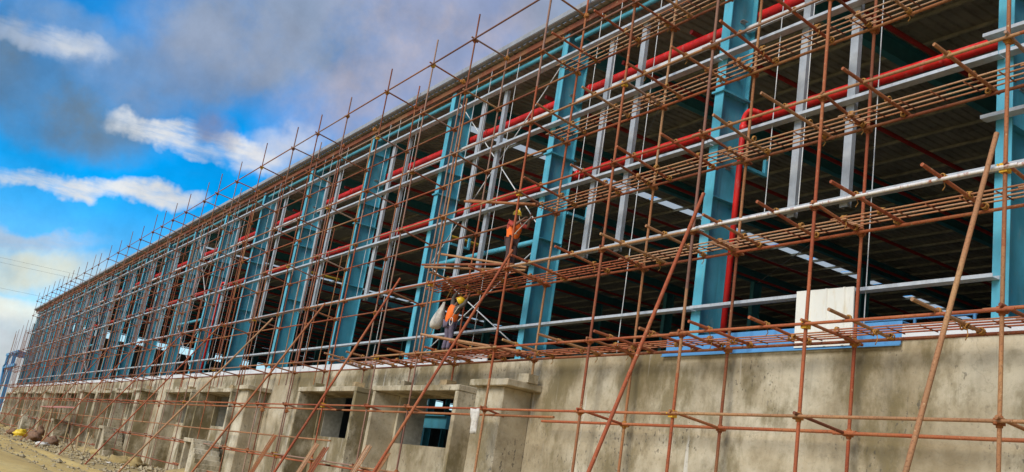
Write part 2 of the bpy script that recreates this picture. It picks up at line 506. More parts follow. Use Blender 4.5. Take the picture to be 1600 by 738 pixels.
# ------------------------------------------------------------------ mesh helpers
class MB:
    def __init__(self):
        self.v, self.f, self.sm = [], [], []

    def box(self, x0, x1, y0, y1, z0, z1):
        i = len(self.v)
        self.v += [(x0, y0, z0), (x1, y0, z0), (x1, y1, z0), (x0, y1, z0), (x0, y0, z1), (x1, y0, z1), (x1, y1, z1), (x0, y1, z1)]
        for q in ((0, 3, 2, 1), (4, 5, 6, 7), (0, 1, 5, 4), (1, 2, 6, 5), (2, 3, 7, 6), (3, 0, 4, 7)):
            self.f.append(tuple(i + k for k in q)); self.sm.append(False)
        return self

    def tube(self, pts, r, n=8, closed=False, caps=True):
        pts = [Vector(p) for p in pts]
        i0 = len(self.v)
        prev = None
        rs = r if isinstance(r, (list, tuple)) else [r] * len(pts)
        for k, p in enumerate(pts):
            if closed:
                t = pts[(k + 1) % len(pts)] - pts[k - 1]
            else:
                t = pts[min(k + 1, len(pts) - 1)] - pts[max(k - 1, 0)]
            t.normalize()
            if prev is None:
                a = t.orthogonal().normalized()
            else:
                a = (prev - t * prev.dot(t)).normalized()
            prev = a
            b = t.cross(a)
            for j in range(n):
                an = 2 * math.pi * j / n
                self.v.append(tuple(p + (a * math.cos(an) + b * math.sin(an)) * rs[k]))
        m = len(pts)
        for k in range(m if closed else m - 1):
            for j in range(n):
                a0, a1 = i0 + k * n + j, i0 + k * n + (j + 1) % n
                kk = (k + 1) % m
                b0, b1 = i0 + kk * n + j, i0 + kk * n + (j + 1) % n
                self.f.append((a0, a1, b1, b0)); self.sm.append(True)
        if caps and not closed:
            self.f.append(tuple(i0 + j for j in reversed(range(n)))); self.sm.append(False)
            self.f.append(tuple(i0 + (m - 1) * n + j for j in range(n))); self.sm.append(False)
        return self

    def blobmesh(self, c, rx, ry, rz, seed, amp=0.25, nu=12, nv=8, fr=1.3):
        i0 = len(self.v)
        for a in range(nv + 1):
            th = math.pi * a / nv
            for b in range(nu):
                ph = 2 * math.pi * b / nu
                d = Vector((math.sin(th) * math.cos(ph), math.sin(th) * math.sin(ph), math.cos(th)))
                k = 1 + amp * noise.noise(d * fr + Vector((seed * 3.7, seed, 1.3)))
                self.v.append((c[0] + d.x * rx * k, c[1] + d.y * ry * k, c[2] + d.z * rz * k))
        for a in range(nv):
            for b in range(nu):
                self.f.append((i0 + a * nu + b, i0 + (a + 1) * nu + b, i0 + (a + 1) * nu + (b + 1) % nu, i0 + a * nu + (b + 1) % nu)); self.sm.append(True)
        return self

    def mesh(self, name, mat):
        me = bpy.data.meshes.new(name)
        me.from_pydata(self.v, [], self.f)
        me.materials.append(mat)
        me.polygons.foreach_set('use_smooth', self.sm)
        me.update()
        return me

    def build(self, name, mat, parent=None):
        return link(name, self.mesh(name, mat), parent)


def link(name, me, parent=None):
    o = bpy.data.objects.new(name, me)
    COL.objects.link(o)
    if parent:
        o.parent = parent
    return o


def tag(o, label, cat, group=None):
    o['label'] = label
    o['category'] = cat
    if group:
        o['group'] = group
    return o


def thing(name, label, cat, loc=(0, 0, 0), group=None):
    o = bpy.data.objects.new(name, None)
    o.empty_display_size = 0.3
    o.location = loc
    COL.objects.link(o)
    return tag(o, label, cat, group)


def structure(o):
    o['kind'] = 'structure'
    return o


def unit_tube(mat, n=10, r=1.0):
    mb = MB().tube([(0, 0, 0), (0, 0, 1)], r, n)
    return mb.mesh("tube_" + mat.name, mat)


_tubes = {}


def tube_obj(name, p0, p1, r, mat, parent=None, n=8):
    """a straight tube as one object sharing one unit mesh; base of the parent must be at the origin"""
    key = (mat.name, n)
    if key not in _tubes:
        _tubes[key] = unit_tube(mat, n)
    p0, p1 = Vector(p0), Vector(p1)
    d = p1 - p0
    o = link(name, _tubes[key], parent)
    o.location = p0
    o.rotation_mode = 'QUATERNION'
    o.rotation_quaternion = d.to_track_quat('Z', 'Y')
    o.scale = (r, r, d.length)
    return o


def shared(name, me, parent, loc, rotz=0.0, scale=(1, 1, 1)):
    o = link(name, me, parent)
    o.location = loc
    o.rotation_euler = (0, 0, rotz)
    o.scale = scale
    return o


# ------------------------------------------------------------------ ground
def grid_sheet(name, xs, ys, fz, mat):
    v, f = [], []
    for y in ys:
        for x in xs:
            v.append((x, y, fz(x, y)))
    w = len(xs)
    for j in range(len(ys) - 1):
        for i in range(w - 1):
            f.append((j * w + i, j * w + i + 1, (j + 1) * w + i + 1, (j + 1) * w + i))
    me = bpy.data.meshes.new(name)
    me.from_pydata(v, [], f)
    me.materials.append(mat)
    me.polygons.foreach_set('use_smooth', [True] * len(f))
    return structure(link(name, me))


def lerp_list(a, b, n):
    return [a + (b - a) * i / n for i in range(n + 1)]


def ground_z(x, y):
    if y > 15.2 or y < -40 or x < -260 or x > 60:
        return 0.0
    hump = 0.10 * noise.noise(Vector((x * 0.25, y * 0.35, 0)))
    near_wall = max(0.0, min(1.0, (y - 9.5) / 4.0))
    return hump + near_wall * (0.10 * noise.noise(Vector((x * 0.8, y * 0.9, 3))) + 0.07)


gx = [-5000, -2000, -900, -450] + lerp_list(-260, 60, 320) + [200, 1000, 3000]
gy = [-3000, -900, -250, -80] + lerp_list(-40, 15.4, 90) + [60, 140, 400, 1200, 5000]
grid_sheet("ground", gx, gy, ground_z, GROUND)


def road_z(x, y):
    e = min(1.0, max(0.0, (min(y - 3.2, 8.9 - y)) / 0.7))
    return ground_z(x, y) - 0.02 + 0.055 * e + e * (0.05 * math.exp(-((y - 8.1) / 0.25) ** 2) - 0.05 * math.exp(-((y - 7.5) / 0.22) ** 2) - 0.05 * math.exp(-((y - 5.7) / 0.22) ** 2)
                                          + 0.03 * noise.noise(Vector((x * 0.9, y * 1.6, 5))))


grid_sheet("dirt_road", lerp_list(-250, 40, 290), lerp_list(3.0, 9.6, 60),
           lambda x, y: road_z(x, y + 0.75 * noise.noise(Vector((x * 0.15, 0, 8)))), ROAD)

# ------------------------------------------------------------------ the building
BAY = 7.38
COLX = [-9.12 - BAY * i for i in range(-2, 20)]     # steel columns, nearest first
XR, XL = 9.0, -152.5                                # ends of the building
bld = thing("warehouse_building", "long unfinished steel framed warehouse with teal columns on a stained concrete base wall",
            "building", (0, 0, 0))

# plinth wall with recessed window bays
MODS = [-22.15 * k for k in range(6)]
mb = MB()
holes = []                                           # (x0, x1, z0, z1)
for m0 in MODS:
    holes.append((-37.9 + m0, -33.0 + m0, 2.78, 4.36))
    holes.append((-30.6 + m0, -25.5 + m0, 2.78, 4.36))
holes.sort()
mb.box(XL, XR, 15.0, 15.25, 4.36, 5.5)
x = XL
for (a, b_, z0, z1) in holes:
    if a < XL + 0.3:
        continue
    mb.box(x, a, 15.0, 15.25, -0.3, 4.36)
    mb.box(a, b_, 15.0, 15.25, -0.3, z0)
    x = b_
mb.box(x, XR, 15.0, 15.25, -0.3, 4.36)
mb.build("plinth_wall", CONC, bld)
for i, (xa, xb) in enumerate(((XL, -25.2), (-10.85, XR))):
    MB().box(xa, xb, 14.955, 14.992, 5.46, 5.70).box(xa, xb, 14.992, 15.2, 5.672, 5.70).build("wall_flashing", WHITE, bld)


def noisy_box(x0, x1, y0, y1, z0, z1, seg=0.35, amp=0.012, seed=0):
    """a cast block with slightly uneven faces and knocked edges"""
    bm = bmesh.new()
    bmesh.ops.create_cube(bm, size=1)
    for v in bm.verts:
        v.co = Vector((x0 if v.co.x < 0 else x1, y0 if v.co.y < 0 else y1, z0 if v.co.z < 0 else z1))
    bmesh.ops.bevel(bm, geom=list(bm.edges), offset=0.018, segments=1, affect='EDGES')
    for axis, n in ((0, int((x1 - x0) / seg)), (1, int((y1 - y0) / seg)), (2, int((z1 - z0) / seg))):
        for k in range(1, n + 1):
            co = Vector((0, 0, 0)); no = Vector((0, 0, 0))
            lo, hi = ((x0, x1), (y0, y1), (z0, z1))[axis]
            co[axis] = lo + (hi - lo) * k / (n + 1); no[axis] = 1
            bmesh.ops.bisect_plane(bm, geom=list(bm.verts) + list(bm.edges) + list(bm.faces), plane_co=co, plane_no=no)
    for v in bm.verts:
        v.co += Vector((noise.noise(v.co * 1.9 + Vector((seed, 0, 0))), noise.noise(v.co * 1.9 + Vector((0, seed, 5))),
                        noise.noise(v.co * 1.9 + Vector((5, 0, seed))))) * amp
    return bm


def bm_obj(name, bm, mat, parent=None, smooth=False):
    me = bpy.data.meshes.new(name)
    bm.to_mesh(me)
    bm.free()
    me.materials.append(mat)
    if smooth:
        me.polygons.foreach_set('use_smooth', [True] * len(me.polygons))
    return link(name, me, parent)


YF = 14.05
for mi, m0 in enumerate(MODS):
    for (xa, xb, lf) in ((-38.2 + m0, -32.37 + m0, 0), (-30.95 + m0, -25.0 + m0, 1)):
        if xa < XL:
            continue
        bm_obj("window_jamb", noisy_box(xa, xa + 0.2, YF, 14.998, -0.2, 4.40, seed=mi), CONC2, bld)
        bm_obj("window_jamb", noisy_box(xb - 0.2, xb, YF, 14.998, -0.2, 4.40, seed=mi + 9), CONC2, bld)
        bm_obj("window_head", noisy_box(xa - 0.02, xb + 0.02, YF - 0.015, 14.998, 4.40, 4.58, seed=mi + 4), CONC, bld)
        # inside the opening: a block cross wall and a lintel beam
        MB().box(xa + 0.08, xa + 0.33, 15.252, 16.05, 0.0, 5.2).build("partition_wall", BRICK_IN, bld)
        MB().box(xa + 0.3, xb, 17.9, 18.1, 3.7, 4.15).box(xa + 0.3, xb, 17.78, 18.22, 4.155, 4.19).build("interior_beam", TEAL, bld)
    xa, xb = -23.95 + m0, -22.5 + m0
    if xa > XL:
        bm_obj("pilaster", noisy_box(xa, xb, YF, 14.998, -0.2, 4.498, seed=mi + 2), CONC, bld)
        bm_obj("canopy_slab", noisy_box(xa - 0.12, xb + 0.45, 13.85, 14.998, 4.50, 4.69, seed=mi + 3), CONC, bld)

# columns: plate girder I-sections
def column_mesh():
    m = MB()
    m.box(-0.008, 0.008, 15.225, 16.05, 5.55, 16.2)           # web
    m.box(-0.15, 0.15, 16.052, 16.075, 5.55, 16.2)            # inner flange
    return m.mesh("column_web", TEAL)


cm = column_mesh()
fm = MB().box(-0.15, 0.15, 15.20, 15.223, 5.52, 16.2).mesh("outer_flange", TEAL)
stiff = MB().box(0.01, 0.16, 15.226, 16.05, -0.008, 0.008).box(-0.16, -0.01, 15.226, 16.05, -0.008, 0.008).mesh("stiffener", TEAL)
splice = MB().box(-0.2, 0.2, 15.13, 16.12, -0.022, 0.0).box(-0.2, 0.2, 15.13, 16.12, 0.003, 0.025)
for k in range(5):
    for s in (-1, 1):
        splice.box(s * 0.1 - 0.018, s * 0.1 + 0.018, 15.30 + k * 0.16, 15.336 + k * 0.16, -0.05, 0.05)
splice = splice.mesh("splice_plate", TEAL)
cleat = MB().box(0.01, 0.13, -0.09, 0.09, -0.006, 0.006).box(0.01, 0.022, -0.09, 0.09, -0.05, 0.0).mesh("girt_cleat", GALV_DULL)
basepl = MB().box(-0.25, 0.25, 15.1, 16.2, 5.50, 5.53)
for k in (15.3, 15.6, 15.9):
    for s in (-1, 1):
        basepl.tube([(s * 0.19, k, 5.53), (s * 0.19, k, 5.62)], 0.014, 6)
basepl = basepl.mesh("base_plate", TEAL)
for ci, cx in enumerate(COLX):
    c_ = shared("steel_column", cm, bld, (cx, 0, 0))
    shared("outer_flange", fm, c_, (0, 0, 0))
    shared("splice_plate", splice, c_, (0, 0, 12.06))
    shared("base_plate", basepl, c_, (0, 0, 0))
    for z in (15.35, 13.0, 9.3):
        shared("stiffener", stiff, c_, (0, 0, z))
    for z in (13.92, 14.22, 12.62, 10.2):
        shared("girt_cleat", cleat, c_, (0, 15.72, z))

# girts: channel sections laid flat in front of the columns
def girt_mesh(L, name):
    m = MB()
    m.box(0, L, 14.985, 15.19, 0.0, 0.004)
    m.box(0, L, 14.980, 14.985, 0.0, 0.068)
    m.box(0, L, 15.185, 15.19, 0.004, 0.075)
    m.box(0, L, 14.985, 15.0, 0.064, 0.068)
    return m.mesh(name, GALV)


gm = girt_mesh(BAY - 0.012, "girt")
for z in (15.18, 12.92, 10.62, 8.42, 6.45):
    for ci in range(len(COLX) - 1):
        x1 = COLX[ci]
        if z == 6.45 and ci < 2:
            continue
        shared("girt", gm, bld, (x1 - BAY + 0.006, 0.002 * (ci % 2), z + 0.004 * (ci % 3)))
gs = girt_mesh(6.0, "girt")
for z in (11.05, 9.42):
    shared("girt", gs, bld, (-9.42, -0.03, z))
# inner light girt line behind the wall posts
ig = MB().box(0, BAY - 0.02, 15.86, 15.94, 0, 0.16).mesh("inner_girt", WHITE)
for ci in range(len(COLX) - 1):
    shared("inner_girt", ig, bld, (COLX[ci] - BAY + 0.01, 0, 13.98))

# wind posts between girts and thin sag rods
def post_mesh(h):
    m = MB()
    m.box(-0.1, 0.1, 15.21, 15.216, 0, h)
    m.box(-0.1, -0.094, 15.216, 15.33, 0, h)
    m.box(0.094, 0.1, 15.216, 15.33, 0, h)
    m.box(-0.094, -0.07, 15.325, 15.33, 0, h)
    m.box(0.07, 0.094, 15.325, 15.33, 0, h)
    return m.mesh("wind_post", GALV_POST)


pm_short = post_mesh(15.18 - 8.35)
for ci in range(1, len(COLX)):
    for dx in ((2.6, 4.02) if ci < 9 else (3.3,)):
        shared("wind_post", pm_short, bld, (COLX[ci] + dx + random.uniform(-.08, .08), 0, 8.35))
    if ci > 1:
        for dx, z0 in ((1.95, 8.42), (2.9, 8.42), (4.75, 5.55)):
            tube_obj("sag_rod", (COLX[ci] + dx, 15.11, z0), (COLX[ci] + dx, 15.11, 16.3), 0.011, WHITE, bld, 6)

# roof: rafters, purlins, sheeting between translucent strips, eave parts
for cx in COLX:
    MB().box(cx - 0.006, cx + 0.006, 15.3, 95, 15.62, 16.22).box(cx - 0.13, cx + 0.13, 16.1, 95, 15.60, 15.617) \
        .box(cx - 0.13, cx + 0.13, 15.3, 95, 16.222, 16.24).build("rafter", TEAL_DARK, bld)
pl = MB().box(XL, XR, -0.035, 0.035, 0.09, 0.096).box(XL, XR, -0.004, 0.004, 0.096, 0.2).box(XL, XR, -0.035, 0.035, 0.2, 0.206).mesh("purlin", PURLIN)
py = 15.75
k = 0
while py < 95:
    shared("purlin", pl, bld, (0, py, 16.245))
    py += 1.42
    k += 1
strips = [-34.5 - 20.2 * i for i in range(6)]
SW = 0.32
xs = [XR] + [v for s in strips for v in (s + SW, s - SW) if XL < v < XR] + [XL]
for i in range(0, len(xs) - 1, 2):
    x1, x0 = xs[i], xs[i + 1]
    m = MB()
    x = x0
    n = max(2, int((x1 - x0) / 0.33))
    w = (x1 - x0) / n
    for k in range(n):                                # trapezoidal sheet: pan and rib
        a = x0 + k * w
        i0 = len(m.v)
        for (dx, z) in ((0, 16.47), (w * 0.62, 16.47), (w * 0.72, 16.52), (w * 0.9, 16.52), (w, 16.47)):
            m.v += [(a + dx, 14.95, z), (a + dx, 96, z)]
        for q in range(4):
            m.f.append((i0 + 2 * q, i0 + 2 * q + 1, i0 + 2 * q + 3, i0 + 2 * q + 2)); m.sm.append(False)
    m.build("roof_sheet", ROOF, bld)
for s in strips:
    if XL < s < XR:
        y = 16.9
        while y < 94:
            if not (int((y - 15) / 30) and (y - 15) % 30 < 3):
                MB().box(s - SW - 0.02, s + SW + 0.02, y, y + 2.75, 16.462, 16.468).build("skylight_panel", SKYLIGHT, bld)
            else:
                MB().box(s - SW - 0.02, s + SW + 0.02, y, y + 2.75, 16.462, 16.468).build("roof_infill", ROOF, bld)
            y += 2.84
        MB().box(s - SW - 0.02, s + SW + 0.02, 14.96, 16.86, 16.462, 16.468).build("roof_infill", ROOF, bld)
# eave flashing, gutter lip and soffit
gt = MB()
gt.box(XL - 0.3, XR, 14.80, 14.82, 16.57, 16.74).box(XL - 0.3, XR, 14.82, 15.02, 16.55, 16.57).box(XL - 0.3, XR, 14.82, 14.95, 16.72, 16.74)
gt.build("eave_gutter", FLASH, bld)
MB().box(XL, XR, 15.10, 15.16, 16.22, 16.42).box(XL, XR, 15.165, 15.25, 16.38, 16.42).build("eave_beam", RUST_DARK, bld)
for ci in range(len(COLX) - 1):
    tube_obj("eave_strut", (COLX[ci] - 0.25, 15.42, 16.0), (COLX[ci + 1] + 0.25, 15.42, 16.0), 0.075, TEAL, bld, 12)
    if ci in (4, 9, 14):                              # braced bays: tube and crossed rods
        xa, xb = COLX[ci], COLX[ci + 1]
        tube_obj("bracing_tube", (xa - 0.02, 15.55, 9.35), (xb + 0.02, 15.55, 9.35), 0.085, TEAL, bld, 12)
        for za, zb in ((5.7, 9.3), (9.3, 5.7), (9.45, 15.9), (15.9, 9.45)):
            tube_obj("bracing_rod", (xa, 15.5 + 0.03 * (za > zb), za), (xb, 15.5 + 0.03 * (za > zb), zb), 0.02, WHITE, bld, 6)
# small brackets that hang inside the columns
for ci in (2, 3, 4, 5, 6):
    cx = COLX[ci]
    MB().box(cx + 0.1, cx + 0.2, 16.1, 16.9, 10.3, 10.38).box(cx + 0.1, cx + 0.2, 16.82, 16.9, 10.38, 10.75).build("pipe_bracket", TEAL, bld)
    MB().box(cx + 0.01, cx + 0.09, 15.24, 16.35, 5.98, 6.06).build("pipe_bracket", TEAL, bld)
# inner structure, floor and end walls
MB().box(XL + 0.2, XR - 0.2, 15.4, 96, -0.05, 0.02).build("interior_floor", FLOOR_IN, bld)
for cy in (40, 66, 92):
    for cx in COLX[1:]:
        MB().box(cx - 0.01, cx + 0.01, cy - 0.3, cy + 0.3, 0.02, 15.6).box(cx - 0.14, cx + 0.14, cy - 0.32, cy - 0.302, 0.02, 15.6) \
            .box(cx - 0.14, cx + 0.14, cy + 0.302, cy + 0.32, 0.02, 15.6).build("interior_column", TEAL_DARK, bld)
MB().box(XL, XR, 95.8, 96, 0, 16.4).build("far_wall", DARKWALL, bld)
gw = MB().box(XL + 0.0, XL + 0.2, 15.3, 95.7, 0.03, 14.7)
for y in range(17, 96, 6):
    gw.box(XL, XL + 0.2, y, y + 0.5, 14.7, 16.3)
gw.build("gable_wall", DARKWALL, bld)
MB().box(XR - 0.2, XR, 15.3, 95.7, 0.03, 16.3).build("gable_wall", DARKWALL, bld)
for cx in COLX[1:]:                                   # sprinkler branch pipes run back under the roof
    for dx in (1.3, 4.4):
        tube_obj("sprinkler_pipe", (cx + dx, 16.6, 15.35), (cx + dx, 94, 15.35), 0.075, RED_DULL, bld, 8)
for y in (19.5, 24.5, 31):
    tube_obj("roof_brace_rod", (COLX[1], y, 15.55), (COLX[3], y + 9, 15.55), 0.02, GALV_DULL, bld, 6)
    tube_obj("roof_brace_rod", (COLX[4], y, 15.55), (COLX[6], y + 9, 15.55), 0.02, GALV_DULL, bld, 6)

# ------------------------------------------------------------------ red fire pipes
def pipe_run(label, y, z, r, x0, x1, risers):
    t = thing("fire_pipe", label, "pipe", (0, 0, 0))
    n = int((x0 - x1) / 6.2)
    for k in range(n):
        a, b_ = x0 - (x0 - x1) * k / n, x0 - (x0 - x1) * (k + 1) / n
        tube_obj("pipe_length", (a - 0.02, y, z), (b_ + 0.02, y, z), r, RED, t, 16)
        tube_obj("pipe_coupling", (b_ + 0.07, y, z), (b_ - 0.07, y, z), r * 1.22, RED, t, 16)
    for rx in risers:
        rr = 0.075
        pts = [(rx + 0.3, y - 0.02, z + 0.02), (rx + 0.26, y - 0.25, z + 0.02)]
        for q in range(0, 7):
            an = R(90) * q / 6
            pts.append((rx + 0.22 - 0.22 * math.sin(an), y - 0.40, z + 0.02 - 0.22 * (1 - math.cos(an))))
        pts.append((rx, y - 0.40, 5.6))
        MB().tube(pts, rr, 14).build("riser_pipe", RED, t)
        tube_obj("pipe_coupling", (rx, y - 0.40, z - 0.32), (rx, y - 0.40, z - 0.46), rr * 1.3, RED, t, 16)
    return t


pipe_run("long red fire pipe running level behind the columns at mid height with a vertical drop", 16.25, 11.64, 0.125, 8.0, -150,
         [-16.22, -60.5, -104.8])
pipe_run("upper red fire pipe running level high up under the eave behind the columns", 16.25, 14.58, 0.135, 8.0, -150, [])
yp = thing("gas_pipe", "dull yellow pipe running back into the dark hall behind the wall posts", "pipe")
for x in (-33.5, -48.0):
    tube_obj("pipe_length", (x, 16.9, 11.3), (x, 18.6, 11.3), 0.07, YPIPE, yp, 10)
    tube_obj("pipe_drop", (x, 16.9, 11.3), (x, 16.9, 11.9), 0.07, YPIPE, yp, 10)

# ------------------------------------------------------------------ sheets lying on the wall
bs = thing("cladding_sheet", "long blue cladding sheet laid along the top of the concrete wall", "cladding sheet", (0, 0, 0))
m = MB().box(-17.2, -10.8, 14.93, 14.945, 5.36, 5.44).box(-17.2, -10.8, 14.90, 14.925, 5.33, 5.355)
m.build("lower_lip", BLUE, bs)
MB().box(-17.1, -10.8, 14.95, 14.962, 5.44, 5.80).build("sheet_face", BLUE, bs)
MB().box(-17.1, -10.8, 14.964, 15.24, 5.785, 5.80).build("sheet_top", BLUE, bs)
wp = thing("wall_panel", "cream ribbed wall panel standing upright on the blue sheet", "panel", (-12.55, 14.9, 5.38))
m = MB()
xs_ = [-0.70, -0.42, -0.40, -0.37, -0.35, 0.02, 0.04, 0.07, 0.09, 0.45, 0.47, 0.50, 0.52, 0.70]
ys_ = [0, 0, -0.03, -0.03, 0, 0, -0.03, -0.03, 0, 0, -0.03, -0.03, 0, 0]
for x_, y_ in zip(xs_, ys_):
    m.v += [(x_ + 0.02, y_, 0), (x_ - 0.03, y_ + 0.02, 1.17 - 0.02 * x_), (x_ - 0.03, y_ + 0.05, 1.17 - 0.02 * x_), (x_ + 0.02, y_ + 0.03, 0)]
for k in range(len(xs_) - 1):
    a = 4 * k
    for q in range(4):
        m.f.append((a + q, a + (q + 1) % 4, a + 4 + (q + 1) % 4, a + 4 + q)[::-1]); m.sm.append(False)
m.f += [(0, 1, 2, 3), tuple(4 * (len(xs_) - 1) + q for q in (3, 2, 1, 0))]; m.sm += [False, False]
m.build("panel_sheet", CREAM_PANEL, wp)
rl = thing("guard_rail", "low blue steel guard rail standing inside the dark hall right of the cream panel", "rail", (-13.2, 19, 5.4))
for z in (1.55, 1.25):
    tube_obj("rail", (-1.7, 0, z), (1.3, 0, z), 0.03, BLUE, rl)
for x in (-1.65, -0.2, 1.25):
    tube_obj("rail_post", (x, 0, -5.38), (x, 0, 1.55), 0.04, BLUE, rl)

# ------------------------------------------------------------------ scaffold
YS, YB = 13.40, 14.70
FX = [-0.9, -4.5, -8.0, -11.66, -14.9, -18.03, -22.26, -26.76, -29.75, -33.6, -37.5, -40.93, -44.13, -48.85, -53.07, -56.9, -59.7,
      -64.05, -67.55, -70.6, -73.42, -77.53, -81.78, -86.0, -90.39, -94.95, -98.2, -102.3, -107.2, -110.6, -113.5, -117.1,
      -120.2, -124.2, -128.6, -132.4, -137.2, -141.0, -145.2, -149.6, -152.8]
LF = [1.80, 3.76, 5.42, 7.67, 9.88, 12.05, 14.30, 16.22]
LB = [1.72, 3.68, 5.36, 7.52, 9.66, 11.85, 14.12, 16.05]
scf = thing("scaffolding", "rusty steel tube scaffold standing along the whole front of the warehouse", "scaffold", (0, 0, 0))
clamp_mesh = MB().box(-0.062, 0.062, -0.062, 0.058, -0.05, 0.05).box(0.05, 0.115, -0.03, 0.03, -0.04, 0.045) \
    .tube([(-0.05, -0.06, 0.0), (-0.05, -0.13, 0.0)], 0.014, 6).tube([(0.06, -0.075, -0.02), (0.06, 0.08, -0.02)], 0.013, 6) \
    .tube([(0, 0, -0.085), (0, 0, 0.085)], 0.05, 8).mesh("coupler", CLAMP)
yclamp_mesh = MB().box(-0.064, 0.064, -0.066, 0.06, -0.075, 0.075).box(-0.04, 0.1, -0.085, -0.066, 0.02, 0.06) \
    .tube([(-0.05, -0.06, 0.0), (-0.05, -0.13, 0.0)], 0.014, 6).mesh("coupler", YELLOW_PAINT)
far_cl = MB()
def RTX(x):
    return 0.034 if x > -24 else (0.029 if x > -45 else 0.025)



def in_frames(x):                                     # standards that come down on the window heads and slabs
    for m0 in MODS:
        if -38.2 + m0 <= x <= -32.3 + m0 or -31.0 + m0 <= x <= -24.95 + m0 or -24.1 + m0 <= x <= -22.1 + m0:
            return True
    return False


def std_mat(i, back):
    r = random.random()
    if x < -24:
        return (RUST_BROWN, RUST_DARK, RUST_BROWN, RUST, RUST_RED, RUST_BROWN)[int(r * 6)]
    if back:
        return (RUST_DARK, RUST, RUST_TAN, RUST_RED)[i % 4]
    return {2: RUST, 3: RUST_RED, 4: RUST_RED, 5: RUST, 6: RUST_TAN}.get(i, (RUST_RED, RUST, RUST, RUST_TAN, RUST_DARK)[int(r * 5)])


blocks = []
nclamp = 0
for i, x in enumerate(FX):
    x += 0
    tip = 17.15 + (0.28 if x < -48 else 0) + random.uniform(-0.08, 0.22)
    if x < -138:
        tip = 14.2 - 0.35 * (i - 37) + random.uniform(-.3, .3)
    lean = random.uniform(-0.05, 0.05)
    # two or three lengths joined end to end
    cuts = sorted(random.sample([4.6, 6.4, 8.6, 10.7, 11.3, 13.2], 2))
    zs = [0.03] + cuts + [tip]
    first = None
    for k in range(3):
        x0 = x + lean * (zs[k] / tip - 0.5); x1 = x + lean * (zs[k + 1] / tip - 0.5)
        o = tube_obj("standard", (x0, YS, zs[k]), (x1, YS, zs[k + 1]), RTX(x), std_mat(i + 0, False) if k == 0 or (k == 1 and x < -24) else ((RUST, RUST_RED, RUST_TAN)[(i + k) % 3] if k == 1 else (RUST_BROWN, RUST_DARK)[i % 2]), scf)  # top lengths get darker rust to imitate backlight against the sky
    # back standard
    zb = 0.03
    if in_frames(x):
        top = 4.69 if any(-24.1 + m0 <= x <= -21.55 + m0 for m0 in MODS) else 4.58
        zb = top + 0.24
        blocks.append((x, top))
    tipb = 16.2 + random.choice((-0.6, -0.3, 0.0, 0.2)) if i % 3 else 17.0
    if x < -138:
        tipb = 13.6
    zc = 8.9 + random.uniform(-1.5, 2)
    tube_obj("standard", (x + 0.05, YB, zb), (x + 0.05, YB, zc), RTX(x), std_mat(i, True), scf)
    tube_obj("standard", (x + 0.05, YB, zc), (x + 0.05, YB, tipb), RTX(x), std_mat(i + 1, True), scf)
    # a doubled pole where two lengths overlap
    if i % 3 == 1 and x < -20:
        tube_obj("standard", (x + 0.11, YS + 0.07, 5.0 + random.random()), (x + 0.07, YS + 0.06, 12.5 + 2 * random.random()), RTX(x), RUST, scf)
    if x < -40:
        for q in range(2):
            ez = random.uniform(0.5, 8)
            ex = x + random.uniform(0.6, 2.8)
            ey = random.choice((YS + 0.07, YB - 0.05))
            if ey > 14 and ez < 4.8:
                ez = 4.8
            tube_obj("standard", (ex, ey, ez), (ex + random.uniform(-.25, .25), ey, ez + random.uniform(5, 8.5)), 0.022, (RUST_BROWN, RUST, RUST_DARK)[q + i % 2], scf)
    # couplers
    for li, (zf, zbk) in enumerate(zip(LF, LB)):
        if x < -138 and li > 4:
            continue
        for (yy, z, xx) in ((YS, zf, x), (YB, zbk, x + 0.05)):
            if z < zb and yy == YB:
                continue
            if x > -56 and nclamp < 290:
                yel = (li + i) % 5 == 0 and yy == YS
                c_ = shared("coupler", yclamp_mesh if yel else clamp_mesh, scf, (xx, yy, z), random.choice((0, R(90), R(180), R(-90))))
                nclamp += 1
            else:
                far_cl.box(xx - 0.06, xx + 0.06, yy - 0.06, yy + 0.06, z - 0.07, z + 0.07)
    MB().box(x - 0.1, x + 0.1, YS - 0.1, YS + 0.1, 0.0, 0.03).build("foot_plate", RUST_DARK, scf)
fo = far_cl.build("coupler", CLAMP, scf)
fo['kind'] = 'stuff'

# ledgers: tubes spanning two or three bays, lapped
def ledger_line(y, levels, mats, r, xmin=-154, skip=0):
    for li, z in levels:
        i = 0
        last = len(FX) - 1 if li < 5 else len(FX) - 5
        while i < last:
            step = 2 if i < 12 else (4 if i < 24 else 6)
            j = min(last, i + step)
            xa, xb = FX[i] + 0.25, FX[j] - 0.25
            off = 0.03 * ((i // step) % 2)
            mat = mats(li, i)
            tube_obj("ledger", (xa, y - 0.075 - off * 0.5, z + random.uniform(-.02, .02)), (xb, y - 0.075 - off * 0.5, z + random.uniform(-.02, .02)), r if i < 7 else (0.028 if i < 13 else 0.024), mat, scf)
            i = j


def fmats(li, i):
    if li == 3 and i < 4:
        return WHITE_TUBE if i < 3 else RUST_RED
    if li == 2 and i < 6:
        return RUST_RED
    if li == 1:
        return RUST_TAN if i < 3 else RUST_RED
    if li > 4 or i > 6:  # upper ledgers darkened by colour as if backlit; far ones browner
        return (RUST_BROWN, RUST_DARK, RUST, RUST_BROWN)[(li * 2 + i) % 4]
    return (RUST_RED, RUST, RUST_TAN, RUST)[(li * 2 + i) % 4]


ledger_line(YS, list(enumerate(LF)), fmats, 0.030)
ledger_line(YB, [(k, z) for k, z in enumerate(LB) if k > 1 and k < 7], lambda li, i: (RUST_DARK, RUST_RED, RUST_DARK, RUST)[(li + i) % 4], 0.032)
